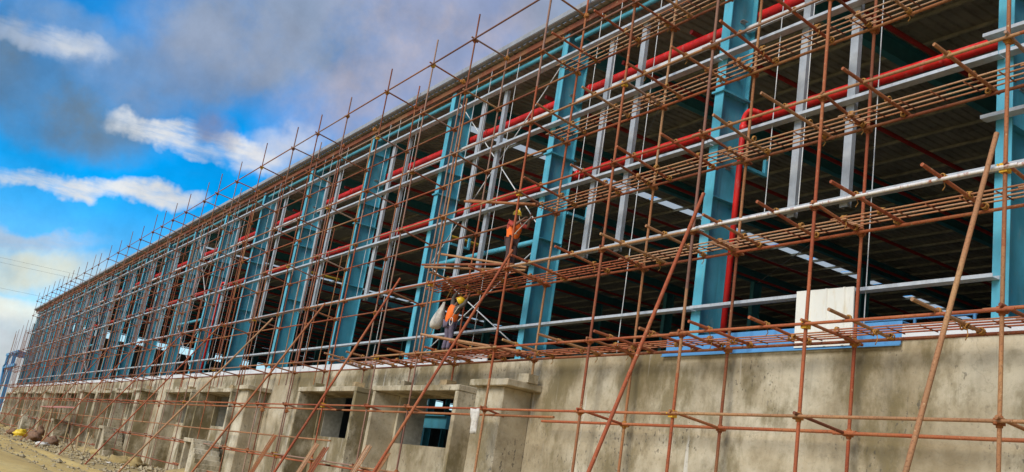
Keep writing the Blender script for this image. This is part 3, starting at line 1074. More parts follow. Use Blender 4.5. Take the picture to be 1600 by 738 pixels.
# low back ledgers: against the wall at right, in front of the window jambs further on
for li in (0, 1):
    tube_obj("ledger", (-0.5, YB - 0.075, LB[li]), (-11.9, YB - 0.075, LB[li]), 0.034, RUST_RED, scf)
    tube_obj("ledger", (-11.4, YB - 0.075, LB[li] + .02), (-21.3, YB - 0.075, LB[li]), 0.034, RUST_RED, scf)
    for a, b_ in ((-19.5, -33), (-32.5, -46), (-45.5, -66), (-65, -88), (-87, -112), (-111, -134), (-133, -152)):
        tube_obj("ledger", (a, 13.72, LF[li] - 0.10), (b_, 13.72, LF[li] - 0.10), 0.032, (RUST_RED, RUST)[li], scf)
for a, b_ in ((-30, -52), (-51, -75), (-74, -100), (-99, -126), (-125, -150)):
    tube_obj("ledger", (a, YS - 0.07, 0.55), (b_, YS - 0.07, 0.62), 0.032, RUST, scf)
    tube_obj("ledger", (a - 3, YS + 0.3, 2.55), (b_ - 3, YS + 0.3, 2.5), 0.032, RUST_TAN, scf)

# transoms, front to back at each standard
for i, x in enumerate(FX):
    for li, (zf, zb) in enumerate(zip(LF, LB)):
        if (li == 0 and i % 2) or (x < -138 and li > 4):
            continue
        yb = YB + 0.12
        if li < 2 and x < -20:
            yb, zb = 13.98, zf - 0.08
        if random.random() < 0.06 and x < -30:
            continue
        dz = 0.0
        tube_obj("transom", (x + 0.06, YS - random.uniform(0.12, 0.2), zf + 0.045), (x + 0.07 + random.uniform(-.1, .1), yb, zb - 0.01), 0.031,
                 (RUST_DARK, RUST, RUST_RED if li < 4 else RUST_BROWN, RUST if i < 9 else RUST_BROWN)[(i + li) % 4], scf)  # higher transoms browner, backlight put into their colour too

# rakers: inclined props from the ground to the front standards
for k, (x, zt, yb) in enumerate(((-8.1, 8.25, 10.5), (-14.6, 8.45, 10.45), (-22.0, 8.15, 9.65), (-28.9, 8.05, 9.9), (-35.3, 7.7, 9.4), (-41.2, 7.5, 8.4),
                             (-48.9, 7.8, 8.6), (-56.8, 7.6, 8.6), (-67.4, 7.6, 8.8), (-77.6, 7.8, 9.0), (-90.3, 7.6, 9.2), (-102.2, 7.8, 9.4), (-117, 7.6, 9.6))):
    dx = random.uniform(-0.3, 0.3) if k > 4 else 0
    tube_obj("raker", (x + dx, yb, 0.0), (x, YS - 0.09, zt), 0.040 if k < 6 else 0.033, (RUST_TAN, RUST_RED, RUST_RED, RUST_RED, RUST)[k % 5], scf)

# ------------------------------------------------------------------ bar platforms
def knot_mesh(seed):
    rnd = random.Random(seed)
    m = MB()
    for q in range(5):
        r0 = 0.042 + rnd.random() * 0.014
        tilt = rnd.uniform(-0.6, 0.6)
        off = rnd.uniform(-0.06, 0.06)
        pts = []
        for a in range(10):
            an = 2 * math.pi * a / 10
            pts.append((off + tilt * 0.05 * math.sin(an), r0 * math.cos(an), r0 * math.sin(an)))
        m.tube(pts, 0.012, 5, closed=True)
    x = rnd.uniform(-.05, .05)
    if seed == 1:
        m.tube([(x, 0.02, -0.05), (x + 0.03, 0.0, -0.14), (x - 0.02, 0.01, -0.2 - 0.12 * rnd.random())], 0.009, 5)
    return m.mesh("rope_tie", ROPE)


KNOTS = [knot_mesh(s) for s in range(4)]
bar_mesh = MB().tube([(0, 0, 0), (0, 0.50, 0)], 0.013, 6).mesh("cross_bar", RUST_DARK)
level_name = {2: "lowest", 3: "second lowest", 4: "middle", 5: "second highest", 6: "highest"}
ordn = ["rightmost", "second from right", "third from right", "fourth from right", "fifth from right", "sixth from right",
        "seventh from right", "leftmost"]


def platform(label, x0, x1, z, y0=14.08, z2=None, y0b=None, mat=ROD, group="bar platforms on the scaffold"):
    t = thing("bar_platform", label, "platform", (0, 0, 0), group)
    z2 = z if z2 is None else z2
    y0b = y0 if y0b is None else y0b
    for k in range(4):
        yo = k * 0.165
        tube_obj("bar", (x0, y0 + yo, z), (x1, y0b + yo, z2), 0.0175, mat, t, 6)
    n = max(3, int((x0 - x1) / 0.62))
    for k in range(n + 1):
        f = (k + 0.15) / (n + 0.3)
        shared("cross_bar", bar_mesh, t, (x0 + (x1 - x0) * f, y0 + (y0b - y0) * f, z + (z2 - z) * f - 0.03))
    return t


deck_from = {2: 1, 3: 1, 4: 1, 5: 2, 6: 3}
deck_to = {2: 9, 3: 7, 4: 6, 5: 6, 6: 6}
for li in (2, 3, 4, 5, 6):
    cnt = deck_to[li] - deck_from[li]
    for j, i in enumerate(range(deck_from[li], deck_to[li])):
        xa, xb = FX[i] + 0.18, FX[i + 1] - 0.18
        zd = LB[li] + 0.085
        z_a = zd + (0.035 if j % 2 else 0)
        pos = "leftmost" if j == cnt - 1 else ordn[j]
        platform("rusty bar platform on the %s scaffold deck, %s of that deck" % (level_name[li], pos), xa, xb, z_a, mat=ROD_RED if li == 2 or (li == 3 and j > 3) else ROD)
        # mid bay putlogs poking out in front, tied with rope
        for f in ((0.36,) if xa - xb < 3.4 else (0.3, 0.72)):
            xm = xa + (xb - xa) * f
            tube_obj("putlog", (xm, YS - random.uniform(0.4, 0.75), LF[li] + 0.085), (xm + random.uniform(-.12, .12), YB + 0.02, LB[li] + 0.035), 0.034,
                     (RUST, RUST_TAN, RUST_RED)[(i + li) % 3], scf)
            shared("rope_tie", KNOTS[(i + li) % 4], scf, (xm, YS - 0.03, LF[li] + 0.05), R(90))
            shared("rope_tie", KNOTS[(i + li + 1) % 4], scf, (xm, 14.1, LF[li] - 0.03))
            shared("rope_tie", KNOTS[(i + li + 2) % 4], scf, (xm, 14.55, LB[li] + 0.05), R(90))
        shared("rope_tie", KNOTS[(i + li) % 4], scf, (FX[i + 1] + 0.1, 14.12, LB[li] + 0.12))
        shared("rope_tie", KNOTS[(i + li + 3) % 4], scf, (FX[i + 1] + 0.06, 14.5, LB[li] + 0.05), R(90))
# extra platforms stacked where the upper man stands
SP = "spare bar platforms stacked under the upper worker"
platform("red brown spare bar platform on top of the pile under the upper worker", -22.6, -27.3, LF[3] + 0.12, 13.55, LF[3] + 0.10, mat=RUST_RED, group=SP)
platform("lower spare bar platform laid askew in the pile left of the upper worker", -23.2, -27.9, LF[3] + 0.03, 13.50, LF[3] + 0.05, 13.8, mat=RUST_RED, group=SP)
platform("red oxide bar platform lying flat on the deck beside the lower worker", -23.2, -28.6, LB[2] + 0.16, 13.72, LB[2] + 0.15, mat=RUST_RED, group=SP)
lt = thing("loose_tube", "pair of loose rusty tubes laid across the deck above the upper worker's helmet", "tube", (0, 0, 0))
tube_obj("tube", (-22.1, 13.9, 9.68), (-24.9, 13.1, 10.02), 0.042, RUST, lt)
tube_obj("tube", (-22.1, 14.0, 9.68), (-24.8, 13.2, 10.06), 0.042, RUST_DARK, lt)
lt2 = thing("loose_tube", "loose rusty tubes laid askew across the spare platforms left of the upper worker", "tube", (0, 0, 0))
for (p0, p1) in (((-22.3, 13.6, 7.85), (-27.2, 13.2, 8.3)), ((-22.9, 14.4, 7.95), (-26.6, 13.0, 8.1)), ((-22.4, 14.1, 7.9), (-25.8, 13.1, 8.45))):
    tube_obj("tube", p0, p1, 0.036, RUST, lt2)
lt3 = thing("loose_tube", "loose rusty tubes laid askew on the lowest deck right of the lower worker", "tube", (0, 0, 0))
for (p0, p1) in (((-22.4, 14.5, 5.55), (-25.3, 13.0, 5.82)), ((-22.9, 14.6, 5.55), (-26.2, 13.1, 5.95))):
    tube_obj("tube", p0, p1, 0.038, RUST_TAN, lt3)

# packing blocks under the short standards
def words_of(n):
    ones = ["", "first", "second", "third", "fourth", "fifth", "sixth", "seventh", "eighth", "ninth", "tenth", "eleventh", "twelfth", "thirteenth",
            "fourteenth", "fifteenth", "sixteenth", "seventeenth", "eighteenth", "nineteenth"]
    if n < 20:
        return ones[n]
    return {2: "twentieth", 3: "thirtieth"}[n // 10] if n % 10 == 0 else {2: "twenty-", 3: "thirty-"}[n // 10] + ones[n % 10]



for q, (x, z) in enumerate(blocks):
    bw = 0.21
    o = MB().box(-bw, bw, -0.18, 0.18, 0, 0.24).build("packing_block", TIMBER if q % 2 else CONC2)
    o.location = (x + 0.05, YB - 0.1, z)
    o.rotation_euler = (0, 0, random.uniform(-.2, .2))
    near = ["canopy slab, first block from the right", "right hand window head, second block from the right",
            "right hand window head, third block from the right", "second window head, fourth block from the right",
            "second window head, fifth block from the right"]
    if q < 5:
        tag(o, "packing block on the " + near[q], "block", "packing blocks under the scaffold poles")
    else:
        tag(o, "small packing block under a scaffold pole on the far window heads, %s from the right" % words_of(q + 1), "block", "packing blocks under the scaffold poles")

# platforms stood on end against the low ledger
for q, (x, zt, w, word) in enumerate(((-27.2, 2.30, 0.36, "rightmost"), (-28.6, 2.46, 0.36, "second from right"), (-32.0, 2.24, 0.34, "middle"),
                                      (-32.95, 2.34, 0.34, "second from left"), (-37.4, 2.50, 0.40, "leftmost"))):
    t = thing("bar_platform", "rusty bar platform stood on end below the windows, %s of the five" % word, "platform", (0, 0, 0),
              "bar platforms stood on end below the windows")
    for k in range(5 if q != 2 else 6):
        xo = x - w * k / 4
        tube_obj("bar", (xo - 0.12, 12.3, 0.0), (xo + 0.12, 13.24, zt + 0.07 * random.random()), 0.019, ROD if q % 2 else RUST, t, 6)
    for f in (0.25, 0.55, 0.82):
        z = zt * f
        yy = 12.3 + 0.94 * f
        tube_obj("cross_bar", (x + 0.06, yy, z), (x - w - 0.06, yy, z), 0.014, RUST_DARK, t, 6)

# ------------------------------------------------------------------ workers
def skin_body(name, mat, verts, edges, radii, parent, levels=2, root=0, fat=1.14):
    me = bpy.data.meshes.new(name)
    me.from_pydata(verts, edges, [])
    o = bpy.data.objects.new(name + "_tmp", me)
    COL.objects.link(o)
    sk = o.modifiers.new("skin", 'SKIN')
    sk.use_smooth_shade = True
    for i, r in enumerate(radii):
        r = (r, r) if not isinstance(r, tuple) else r
        k_ = 1.0 if max(r) < 0.03 else fat
        me.skin_vertices[0].data[i].radius = (r[0] * k_, r[1] * k_)
        me.skin_vertices[0].data[i].use_root = (i == root)
    ss = o.modifiers.new("sub", 'SUBSURF')
    ss.levels = levels
    ss.render_levels = levels
    dg = bpy.context.evaluated_depsgraph_get()
    dg.update()
    out = bpy.data.meshes.new_from_object(o.evaluated_get(dg))
    bpy.data.objects.remove(o)
    out.name = name
    out.materials.clear()
    out.materials.append(mat)
    out.polygons.foreach_set('use_smooth', [True] * len(out.polygons))
    return link(name, out, parent)


class Chain:
    def __init__(self):
        self.v, self.e, self.r = [], [], []

    def add(self, p, r, prev=None):
        self.v.append(tuple(p)); self.r.append(r)
        if prev is not None:
            self.e.append((prev, len(self.v) - 1))
        return len(self.v) - 1

    def path(self, pts, prev=None):
        for p, r in pts:
            prev = self.add(p, r, prev)
        return prev


def hand(ch, wrist_i, wrist, dirv, palm_n, side, curl):
    """palm, four unequal bent fingers and a thumb; dirv wrist->knuckles, palm_n out of the palm, side towards the thumb"""
    d, n, s = Vector(dirv).normalized(), Vector(palm_n).normalized(), Vector(side).normalized()
    w = Vector(wrist)
    palm = ch.add(w + d * 0.05, (0.034, 0.020), wrist_i)
    kn = ch.add(w + d * 0.085, (0.036, 0.017), palm)
    for k, (o_, L) in enumerate(((0.030, 0.072), (0.010, 0.080), (-0.010, 0.075), (-0.029, 0.060))):
        p = w + d * 0.090 + s * o_
        i = ch.add(p, 0.0095, kn)
        dd = d
        for seg in range(3):
            dd = (dd * math.cos(curl) + n * math.sin(curl)).normalized()
            p = p + dd * L * (0.42, 0.32, 0.26)[seg]
            i = ch.add(p, (0.0092, 0.0085, 0.0075)[seg], i)
    p = w + d * 0.03 + s * 0.034
    i = ch.add(p, 0.012, palm)
    p = p + (s * 0.7 + d * 0.6 + n * 0.3).normalized() * 0.034
    i = ch.add(p, 0.0105, i)
    p = p + (d * 0.8 + n * 0.6).normalized() * 0.028
    ch.add(p, 0.009, i)


def person(label, base, P, mats, helmet_tilt, look):
    """P: joint positions relative to the feet centre"""
    t = thing("person", label, "person", base)
    V = Vector
    ch = Chain()
    pel = ch.add(P['pelvis'], (0.135, 0.105))
    waist = ch.add(V(P['pelvis']).lerp(V(P['chest']), 0.4), (0.125, 0.10), pel)
    chest = ch.add(P['chest'], (0.155, 0.115), waist)
    neck = ch.add(P['neck'], 0.055, chest)
    chin = ch.add(V(P['neck']).lerp(V(P['head']), 0.55), 0.062, neck)
    hd = ch.add(V(P['head']), (0.082, 0.098), chin)
    ch.add(V(P['head']) + (V(P['head']) - V(P['neck'])).normalized() * 0.075, 0.07, hd)
    lk = V(look).normalized()
    ch.add(V(P['head']) + lk * 0.115 - V((0, 0, 0.02)), 0.014, hd)                    # nose
    sdv = lk.cross(V((0, 0, 1))).normalized()
    for s in (-1, 1):
        ch.add(V(P['head']) + sdv * s * 0.095, 0.018, hd)                             # ears
    for s in ('l', 'r'):
        sh = ch.add(P['sh_' + s], 0.060, chest)
        el = ch.path([(V(P['sh_' + s]).lerp(V(P['el_' + s]), 0.5), 0.050), (P['el_' + s], 0.042)], sh)
        e, w = V(P['el_' + s]), V(P['wr_' + s])
        wr = ch.path([(e.lerp(w, 0.35), 0.043), (w, 0.027)], el)
        d = (w - e).normalized()
        side = V(P.get('thumb_' + s, (0, -1, 0)))
        side = (side - d * side.dot(d)).normalized()
        hand(ch, wr, w, d, d.cross(side) * P.get('palm_' + s, 1), side, P.get('curl_' + s, 0.75))
        hip = ch.add(P['hip_' + s], 0.085, pel)
        h, k, a = V(P['hip_' + s]), V(P['kn_' + s]), V(P['an_' + s])
        kn = ch.path([(h.lerp(k, 0.5), 0.075), (k, 0.056)], hip)
        an = ch.path([(k.lerp(a, 0.35), 0.054), (a, 0.036)], kn)
        f = V(P['toe_' + s])
        ch.path([(a.lerp(f, 0.5) + V((0, 0, -0.03)), 0.036), (f, 0.028)], an)
    body = skin_body("body", SKIN, ch.v, ch.e, ch.r, t)
    # face
    for s in (-1, 1):
        e = MB().blobmesh(V(P['head']) + lk * 0.082 + sdv * s * 0.034 + V((0, 0, 0.012)), 0.013, 0.013, 0.010, 1, 0, 8, 6)
        e.build("eye", EYE, t)
    mth = V(P['head']) + lk * 0.086 - V((0, 0, 0.062))
    MB().tube([mth - sdv * 0.024, mth + lk * 0.008, mth + sdv * 0.024], [0.004, 0.008, 0.004], 6).build("mouth", SHIRT_RED, t)
    up = (V(P['head']) - V(P['neck'])).normalized()
    hb = V(P['head']) - lk * 0.028 + up * 0.012
    MB().blobmesh(hb, 0.092, 0.092, 0.10, 3, 0.12, 14, 10).build("hair", HAIR, t)
    # shirt with sleeves
    g = Chain()
    p = g.add(V(P['pelvis']) + V((0, 0, 0.02)), (0.150, 0.120))
    wv = g.add(V(P['pelvis']).lerp(V(P['chest']), 0.45), (0.145, 0.118), p)
    c_ = g.add(P['chest'], (0.172, 0.132), wv)
    g.add(V(P['chest']).lerp(V(P['neck']), 0.75), 0.075, c_)
    for s in ('l', 'r'):
        g.path([(P['sh_' + s], 0.076), (V(P['sh_' + s]).lerp(V(P['el_' + s]), 0.55), 0.066), (P['el_' + s], 0.056)] +
               ([(V(P['el_' + s]).lerp(V(P['wr_' + s]), 0.75), 0.043)] if mats.get('long') else []), c_)
    skin_body("shirt", mats['shirt'], g.v, g.e, g.r, t)
    # vest over the shirt
    g = Chain()
    p = g.add(V(P['pelvis']) + V((0, 0, -0.06)), (0.185, 0.160))
    wv = g.add(V(P['pelvis']).lerp(V(P['chest']), 0.5), (0.164, 0.138), p)
    c_ = g.add(V(P['chest']) + V((0, 0, 0.02)), (0.188, 0.150), wv)
    g.add(V(P['chest']).lerp(V(P['neck']), 0.55), (0.11, 0.09), c_)
    for s in ('l', 'r'):
        g.add(V(P['chest']).lerp(V(P['sh_' + s]), 0.85) + V((0, 0, 0.01)), 0.095, c_)
    vest = skin_body("safety_vest", ORANGE, g.v, g.e, g.r, t, fat=1.22)
    for zf in (0.34,):
        cc = V(P['pelvis']).lerp(V(P['chest']), zf) + V((0, 0, 0.05))
        pts = []
        ax = (V(P['sh_l']) - V(P['sh_r'])); ax.z = 0; ax.normalize()
        ay = V((-ax.y, ax.x, 0))
        for q in range(16):
            an = 2 * math.pi * q / 16
            pts.append(cc + ax * 0.176 * math.cos(an) + ay * 0.160 * math.sin(an))
        MB().tube(pts, 0.014, 6, closed=True).build("reflective_tape", STRIPE, vest)
    # harness loop and lanyard
    # trousers
    g = Chain()
    p = g.add(V(P['pelvis']) + V((0, 0, 0.0)), (0.148, 0.118))
    for s in ('l', 'r'):
        h, k, a = V(P['hip_' + s]), V(P['kn_' + s]), V(P['an_' + s])
        g.path([(h, 0.098), (h.lerp(k, 0.5), 0.088), (k, 0.070), (k.lerp(a, 0.5), 0.066), (k.lerp(a, 0.92), 0.060)], p)
    skin_body("trousers", mats['trousers'], g.v, g.e, g.r, t)
    for s in ('l', 'r'):
        a, f = V(P['an_' + s]), V(P['toe_' + s])
        g = Chain()
        g.path([(a + V((0, 0, 0.05)), 0.05), (a + V((0, 0, -0.03)), 0.052), (a.lerp(f, 0.6) + V((0, 0, -0.02)), 0.046), (f, 0.038)])
        skin_body("boot", BOOT, g.v, g.e, g.r, t)
    # helmet: shell, brim and ridge
    m = MB()
    hc = V(P['head']) + up * 0.02
    hu = (up + V(helmet_tilt)).normalized()
    hf = (lk - hu * lk.dot(hu)).normalized()
    hs = hu.cross(hf)
    nu, nv = 18, 7
    i0 = len(m.v)
    for a in range(nv + 1):
        th = R(90) * a / nv
        for b in range(nu):
            ph = 2 * math.pi * b / nu
            q = hc + hu * (0.145 * math.cos(th)) + (hf * 0.148 * math.cos(ph) + hs * 0.128 * math.sin(ph)) * math.sin(th)
            m.v.append(tuple(q))
    for a in range(nv):
        for b in range(nu):
            m.f.append((i0 + a * nu + b, i0 + (a + 1) * nu + b, i0 + (a + 1) * nu + (b + 1) % nu, i0 + a * nu + (b + 1) % nu)); m.sm.append(True)
    rim = len(m.v)
    for b in range(nu):
        ph = 2 * math.pi * b / nu
        ext = 0.012 + 0.05 * max(0, math.cos(ph)) ** 2
        q = hc + hf * (0.148 + ext) * math.cos(ph) + hs * (0.128 + 0.012) * math.sin(ph) - hu * 0.018
        m.v.append(tuple(q))
    for b in range(nu):
        m.f.append((i0 + nv * nu + b, rim + b, rim + (b + 1) % nu, i0 + nv * nu + (b + 1) % nu)); m.sm.append(True)
    hel = m.build("helmet", HELMET, t)
    ridge = [hc + hu * (0.147 * math.cos(th)) + hf * 0.149 * math.sin(th) for th in [R(-70 + 14 * q) for q in range(11)]]
    MB().tube(ridge, 0.012, 6).build("helmet_ridge", HELMET, hel)
    return t


# upper worker: side on, facing along the wall to the right, both arms raised in front
P1 = dict(pelvis=(0, 0, 0.90), chest=(0.03, 0, 1.24), neck=(0.06, -0.01, 1.45), head=(0.10, -0.02, 1.60),
          sh_l=(0.06, 0.19, 1.37), el_l=(0.34, 0.24, 1.30), wr_l=(0.47, 0.20, 1.56),
          sh_r=(0.04, -0.19, 1.37), el_r=(0.32, -0.20, 1.22), wr_r=(0.53, -0.06, 1.42),
          hip_l=(0.0, 0.09, 0.88), kn_l=(0.06, 0.11, 0.48), an_l=(-0.02, 0.12, 0.09), toe_l=(0.15, 0.13, 0.035),
          hip_r=(0.0, -0.09, 0.88), kn_r=(0.10, -0.10, 0.48), an_r=(0.06, -0.12, 0.09), toe_r=(0.23, -0.13, 0.035),
          thumb_l=(-1, -0.2, 0.3), thumb_r=(-1, 0.2, 0.5), palm_l=1, palm_r=-1, curl_l=0.7, curl_r=0.7)
P1 = {k: (tuple(c * 1.06 for c in v) if isinstance(v, tuple) and not k.startswith("thumb") else v) for k, v in P1.items()}
w1 = person("worker in orange vest and dark trousers on the second deck with both arms raised", (-23.35, 14.05, LF[3] + 0.20), P1,
            dict(shirt=SHIRT_RED, trousers=TROUSER_BROWN), (-0.1, 0, 0), (0.95, 0.1, 0.1))
MB().tube([(0.56, 0.20, 1.66), (0.45, -0.02, 1.30), (0.20, -0.12, 1.02)], 0.013, 6).build("lanyard", STRIPE, w1)
MB().tube([(0.45, -0.02, 1.30), (0.30, -0.05, 1.58), (0.16, 0.0, 1.92)], 0.011, 6).build("lanyard", STRIPE, w1)
# lower worker: back to us, head bent to the right, arms up to the deck above
P2 = dict(pelvis=(0, 0, 0.86), chest=(0.10, -0.02, 1.18), neck=(0.18, 0.0, 1.37), head=(0.30, 0.04, 1.46),
          sh_l=(-0.06, 0.02, 1.33), el_l=(-0.10, 0.02, 1.60), wr_l=(0.02, 0.08, 1.80),
          sh_r=(0.30, 0.0, 1.28), el_r=(0.52, 0.06, 1.36), wr_r=(0.60, 0.10, 1.58),
          hip_l=(-0.09, 0.0, 0.84), kn_l=(-0.10, 0.03, 0.46), an_l=(-0.12, -0.02, 0.09), toe_l=(-0.14, 0.15, 0.035),
          hip_r=(0.09, 0.0, 0.84), kn_r=(0.10, 0.05, 0.46), an_r=(0.08, 0.0, 0.09), toe_r=(0.12, 0.17, 0.035),
          thumb_l=(1, 0, 0), thumb_r=(-1, 0, 0), palm_l=-1, palm_r=1, curl_l=0.6, curl_r=0.6)
P2 = {k: (tuple(c * 1.12 for c in v) if isinstance(v, tuple) and not k.startswith("thumb") else v) for k, v in P2.items()}
w2 = person("worker in orange vest seen from behind on the lowest deck reaching up beside a sack", (-26.15, 14.0, LB[2] + 0.18), P2,
            dict(shirt=SHIRT_BROWN, trousers=TROUSER_GREY, long=True), (0.25, 0, 0), (0.65, 0.75, 0.0))
pts = [(0.36 + 0.10 * math.cos(a), -0.17, 0.95 + 0.12 * math.sin(a)) for a in [2 * math.pi * q / 14 for q in range(14)]]
MB().tube(pts, 0.011, 6, closed=True).build("harness_loop", STRIPE, w2)
MB().tube([(0.30, -0.12, 1.12), (0.42, -0.05, 1.40), (0.60, 0.08, 1.62)], 0.012, 6).build("lanyard", STRIPE, w2)
# hanging sack
sk = thing("tool_sack", "dirty white sack hanging by a cord to the left of the lower worker", "sack", (-26.95, 13.95, 6.58))
m = MB()
nu, nv = 16, 10
prof = [(0.05, 0.62), (0.06, 0.56), (0.09, 0.48), (0.15, 0.36), (0.20, 0.22), (0.24, 0.08), (0.25, -0.06), (0.22, -0.16), (0.14, -0.21), (0.02, -0.22)]
for k, (r, z) in enumerate(prof):
    for b in range(nu):
        ph = 2 * math.pi * b / nu
        q = 1 + 0.12 * math.sin(5 * ph + k) * (0.3 + 0.7 * (k < 5)) + 0.10 * noise.noise(Vector((math.cos(ph), math.sin(ph), z * 3)))
        lean_ = z * 0.45
        m.v.append((r * q * math.cos(ph) + lean_, 0.75 * r * q * math.sin(ph), z))
for k in range(len(prof) - 1):
    for b in range(nu):
        m.f.append((k * nu + b, (k + 1) * nu + b, (k + 1) * nu + (b + 1) % nu, k * nu + (b + 1) % nu)); m.sm.append(True)
m.build("sack_bag", SACKW, sk)
MB().tube([(0.27, 0, 0.58), (0.42, 0.02, 0.85), (0.58, 0.05, 1.12)], 0.014, 6).build("cord", ROPE, sk)
MB().tube([(-0.12, 0, -0.16), (-0.22, 0, -0.30), (-0.3, 0, -0.42)], 0.012, 6).build("cord", ROPE, sk)

# white rag hung on a tube
m = MB()
nx, nz = 8, 9
for j in range(nz):
    for i in range(nx):
        u, v = i / (nx - 1) - 0.5, j / (nz - 1)
        w = 0.42 * (1 - 0.55 * v) + 0.05 * math.sin(v * 7)
        m.v.append((u * w + 0.10 * v, 0.05 * math.sin(u * 14 + v * 2) * (0.4 + v), -0.66 * v + 0.04 * abs(u)))
for j in range(nz - 1):
    for i in range(nx - 1):
        a = j * nx + i
        m.f.append((a, a + 1, a + nx + 1, a + nx)); m.sm.append(True)
rag = m.build("rag", SACKW)
rag.location = (-22.55, YS - 0.13, LF[1] - 0.02)
so = rag.modifiers.new("thick", 'SOLIDIFY'); so.thickness = 0.012
tag(rag, "white rag hanging from the low scaffold tube left of the big pilaster", "rag")

# ------------------------------------------------------------------ steps and things on the ground
for mi, m0 in enumerate(MODS[1:5]):
    xa = -25.4 + m0
    words = ["nearest", "second", "third", "farthest"][mi]
    st = thing("concrete_steps", "rough concrete entrance steps beside a pilaster, the %s flight along the wall" % words, "steps", (xa, 13.0, 0),
               "entrance steps along the wall")
    n = 9
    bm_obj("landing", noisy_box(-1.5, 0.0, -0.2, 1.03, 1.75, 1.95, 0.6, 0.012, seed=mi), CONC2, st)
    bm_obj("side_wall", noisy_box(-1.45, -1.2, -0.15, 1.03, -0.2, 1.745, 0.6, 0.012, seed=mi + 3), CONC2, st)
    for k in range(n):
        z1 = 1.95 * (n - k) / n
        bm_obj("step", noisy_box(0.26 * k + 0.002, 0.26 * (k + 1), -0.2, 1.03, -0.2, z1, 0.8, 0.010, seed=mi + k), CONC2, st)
rub = MB()
rnd = random.Random(3)
for k in range(4200):
    x = -24 - 128 * rnd.random() ** 1.3
    y = 14.0 - abs(rnd.gauss(0, 2.3)) if k % 5 else rnd.uniform(5.5, 10)
    if y < 5.0:
        continue
    s = rnd.uniform(0.03, 0.13) * (1.8 if rnd.random() < 0.06 else 1)
    z = ground_z(x, y)
    pts8 = []
    for q in range(6):
        d = ((1, 0, 0), (-1, 0, 0), (0, 1, 0), (0, -1, 0), (0, 0, 1), (0, 0, -1))[q]
        pts8.append((x + d[0] * s * rnd.uniform(.6, 1.3), y + d[1] * s * rnd.uniform(.6, 1.3), z + s * 0.3 + d[2] * s * rnd.uniform(.4, .9)))
    i0 = len(rub.v)
    rub.v += pts8
    for f in ((0, 2, 4), (2, 1, 4), (1, 3, 4), (3, 0, 4), (2, 0, 5), (1, 2, 5), (3, 1, 5), (0, 3, 5)):
        rub.f.append(tuple(i0 + q for q in f)); rub.sm.append(False)
o = rub.build("rubble", STONE)
o['kind'] = 'stuff'
# mounds of spoil against the wall
spo = MB()
for k in range(26):
    x = -45 - 100 * rnd.random()
    spo.blobmesh((x, rnd.uniform(11.8, 13.9), 0.0), rnd.uniform(0.8, 2.4), rnd.uniform(0.6, 1.2), rnd.uniform(0.2, 0.55), k, 0.6, 16, 8, 2.2)
o = spo.build("spoil_heap", GROUND)
o['kind'] = 'stuff'


def sack(name, label, cat, loc, size, mat, seed, group=None, parts=1):
    size = tuple(q * 0.6 for q in size)
    m = MB()
    for k in range(parts):
        m.blobmesh(((k - (parts - 1) / 2) * size[0] * 1.1, 0.2 * math.sin(k * 3 + seed), size[2] * 0.75), size[0], size[1], size[2], seed + k, 0.55, 18, 12, 2.0)
    o = m.build(name, mat)
    o.location = loc
    return tag(o, label, cat, group)


sack("plastic_sheet", "bundle of bright yellow plastic sheet on the ground by the track", "plastic sheet", (-92.0, 10.4, 0.0), (1.0, 0.9, 0.62), SACKY, 2)
sack("sack", "dark brown sack lying at the left end of the heap beside the yellow sheet", "sack", (-96.0, 10.6, 0), (1.2, 0.8, 0.55), SACKB, 5, "sacks on the ground by the track")
sack("sack", "dark brown sack behind the yellow sheet on top of the heap", "sack", (-93.5, 12.2, 0.1), (1.3, 0.8, 0.95), SACKB, 6, "sacks on the ground by the track")
sack("sack", "large brown sack lying to the right of the yellow sheet", "sack", (-83.5, 10.5, 0), (1.7, 0.9, 0.75), SACKB, 7, "sacks on the ground by the track")
sack("sack", "brown sack near the white sheet at the right end of the heap", "sack", (-78.5, 11.0, 0), (1.3, 0.8, 0.60), SACKB, 8, "sacks on the ground by the track")
sack("plastic_sheet", "crumpled white plastic sheet on the ground at the right of the brown sacks", "plastic sheet", (-72.8, 9.9, 0), (0.95, 0.6, 0.26), SACKW, 9, None, 2)
for q, (x, y, s, lb) in enumerate(((-57.5, 11.4, 0.5, "small white torn sack on the earth left of the first steps"), (-54.6, 10.6, 0.35, "scrap of white paper sack lying on the track edge"),
                                   (-60.5, 11.8, 0.45, "white torn sack among the rubble left of the steps"), (-50.0, 10.7, 0.32, "scrap of pale sacking near the foot of a raker"))):
    sack("scrap_sack", lb, "scrap", (x, y, 0.03), (s, s * 0.6, s * 0.25), SACKW, 20 + q, "torn white sacks in the rubble")
aw = thing("awning", "small faded red sheet roof on poles in front of the wall far along", "awning", (-89, 12.4, 0))
m = MB()
for j in range(4):
    for i in range(13):
        x_ = -3.0 + 6.0 * i / 12
        m.v.append((x_, -0.9 + 0.6 * j, 2.75 + 0.10 * j + 0.07 * (i % 2) + 0.04 * noise.noise(Vector((x_, j, 2)))))
for j in range(3):
    for i in range(12):
        a = j * 13 + i
        m.f.append((a, a + 1, a + 14, a + 13)); m.sm.append(False)
sh = m.build("roof_sheet", REDSHEET, aw)
so = sh.modifiers.new("thick", 'SOLIDIFY'); so.thickness = 0.03
for x_, y_ in ((-2.7, -0.7), (2.7, -0.7), (-2.7, 0.8), (2.7, 0.8)):
    tube_obj("pole", (x_, y_, 0), (x_, y_, 2.75), 0.05, TIMBER, aw)
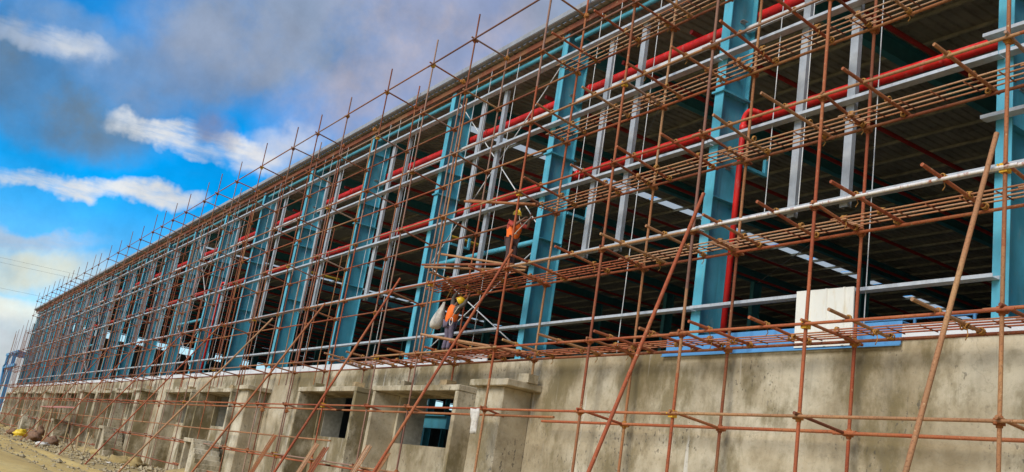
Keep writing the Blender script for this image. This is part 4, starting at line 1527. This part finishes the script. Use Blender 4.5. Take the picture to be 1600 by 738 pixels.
# loose planks and sticks standing near the awning
for q, (x, y, l) in enumerate(((-71, 11.3, 1.3), (-69.6, 11.5, 1.5), (-68.5, 11.2, 1.2), (-66.8, 11.5, 1.4), (-65.6, 11.3, 1.25))):
    o = MB().box(-0.05, 0.05, -0.02, 0.02, 0, l).build("plank", TIMBER)
    o.location = (x, y, 0.05)
    o.rotation_euler = (R(random.uniform(-25, 10)), R(random.uniform(-25, 25)), random.uniform(0, 3))
    tag(o, "short pale plank stuck upright in the earth near the white sheet, %s" % ("leftmost", "second from left", "middle one", "second from right", "rightmost")[q], "plank", "pale planks stuck in the earth")

# ------------------------------------------------------------------ blue gantry beyond the end of the building
ga = thing("steel_gantry", "blue steel gantry frame standing beyond the far end of the warehouse", "gantry", (0, 0, 0))
for x, y in ((-163, 15.0), (-163, 18.5), (-172, 15.0), (-172, 18.5)):
    MB().box(x - 0.25, x + 0.25, y - 0.25, y + 0.25, 0, 10.6).build("post", GANTRY_BLUE, ga)
for z in (10.6, 8.6):
    for y in (15.0, 18.5):
        MB().box(-174.5, -158.5, y - 0.2, y + 0.2, z, z + 0.4).build("beam", GANTRY_BLUE, ga)
for x in (-172, -169, -166, -163, -160):
    MB().box(x - 0.12, x + 0.12, 15.2, 18.3, 10.65, 10.95).build("cross_beam", GANTRY_BLUE, ga)
for (xa, za, xb, zb) in ((-172, 0.3, -163, 8.6), (-163, 0.3, -172, 8.6), (-172, 8.9, -163, 10.6)):
    tube_obj("brace", (xa, 14.7, za), (xb, 14.7, zb), 0.09, GANTRY_BLUE, ga, 8)
for q, (z, wd) in enumerate(((24.6, "top"), (22.6, "middle"), (14.6, "lowest"))):
    pts = []
    for k in range(21):
        f = k / 20
        pts.append((-330 + 4 * q, -150 + 230 * f, z + 18 - 1.6 * 4 * f * (1 - f) + 6))
    o = MB().tube(pts, 0.03, 5).build("overhead_cable", WIRE)
    tag(o, "thin dark overhead cable crossing the pale sky low at the left, %s of three" % wd, "cable", "overhead cables in the distance")
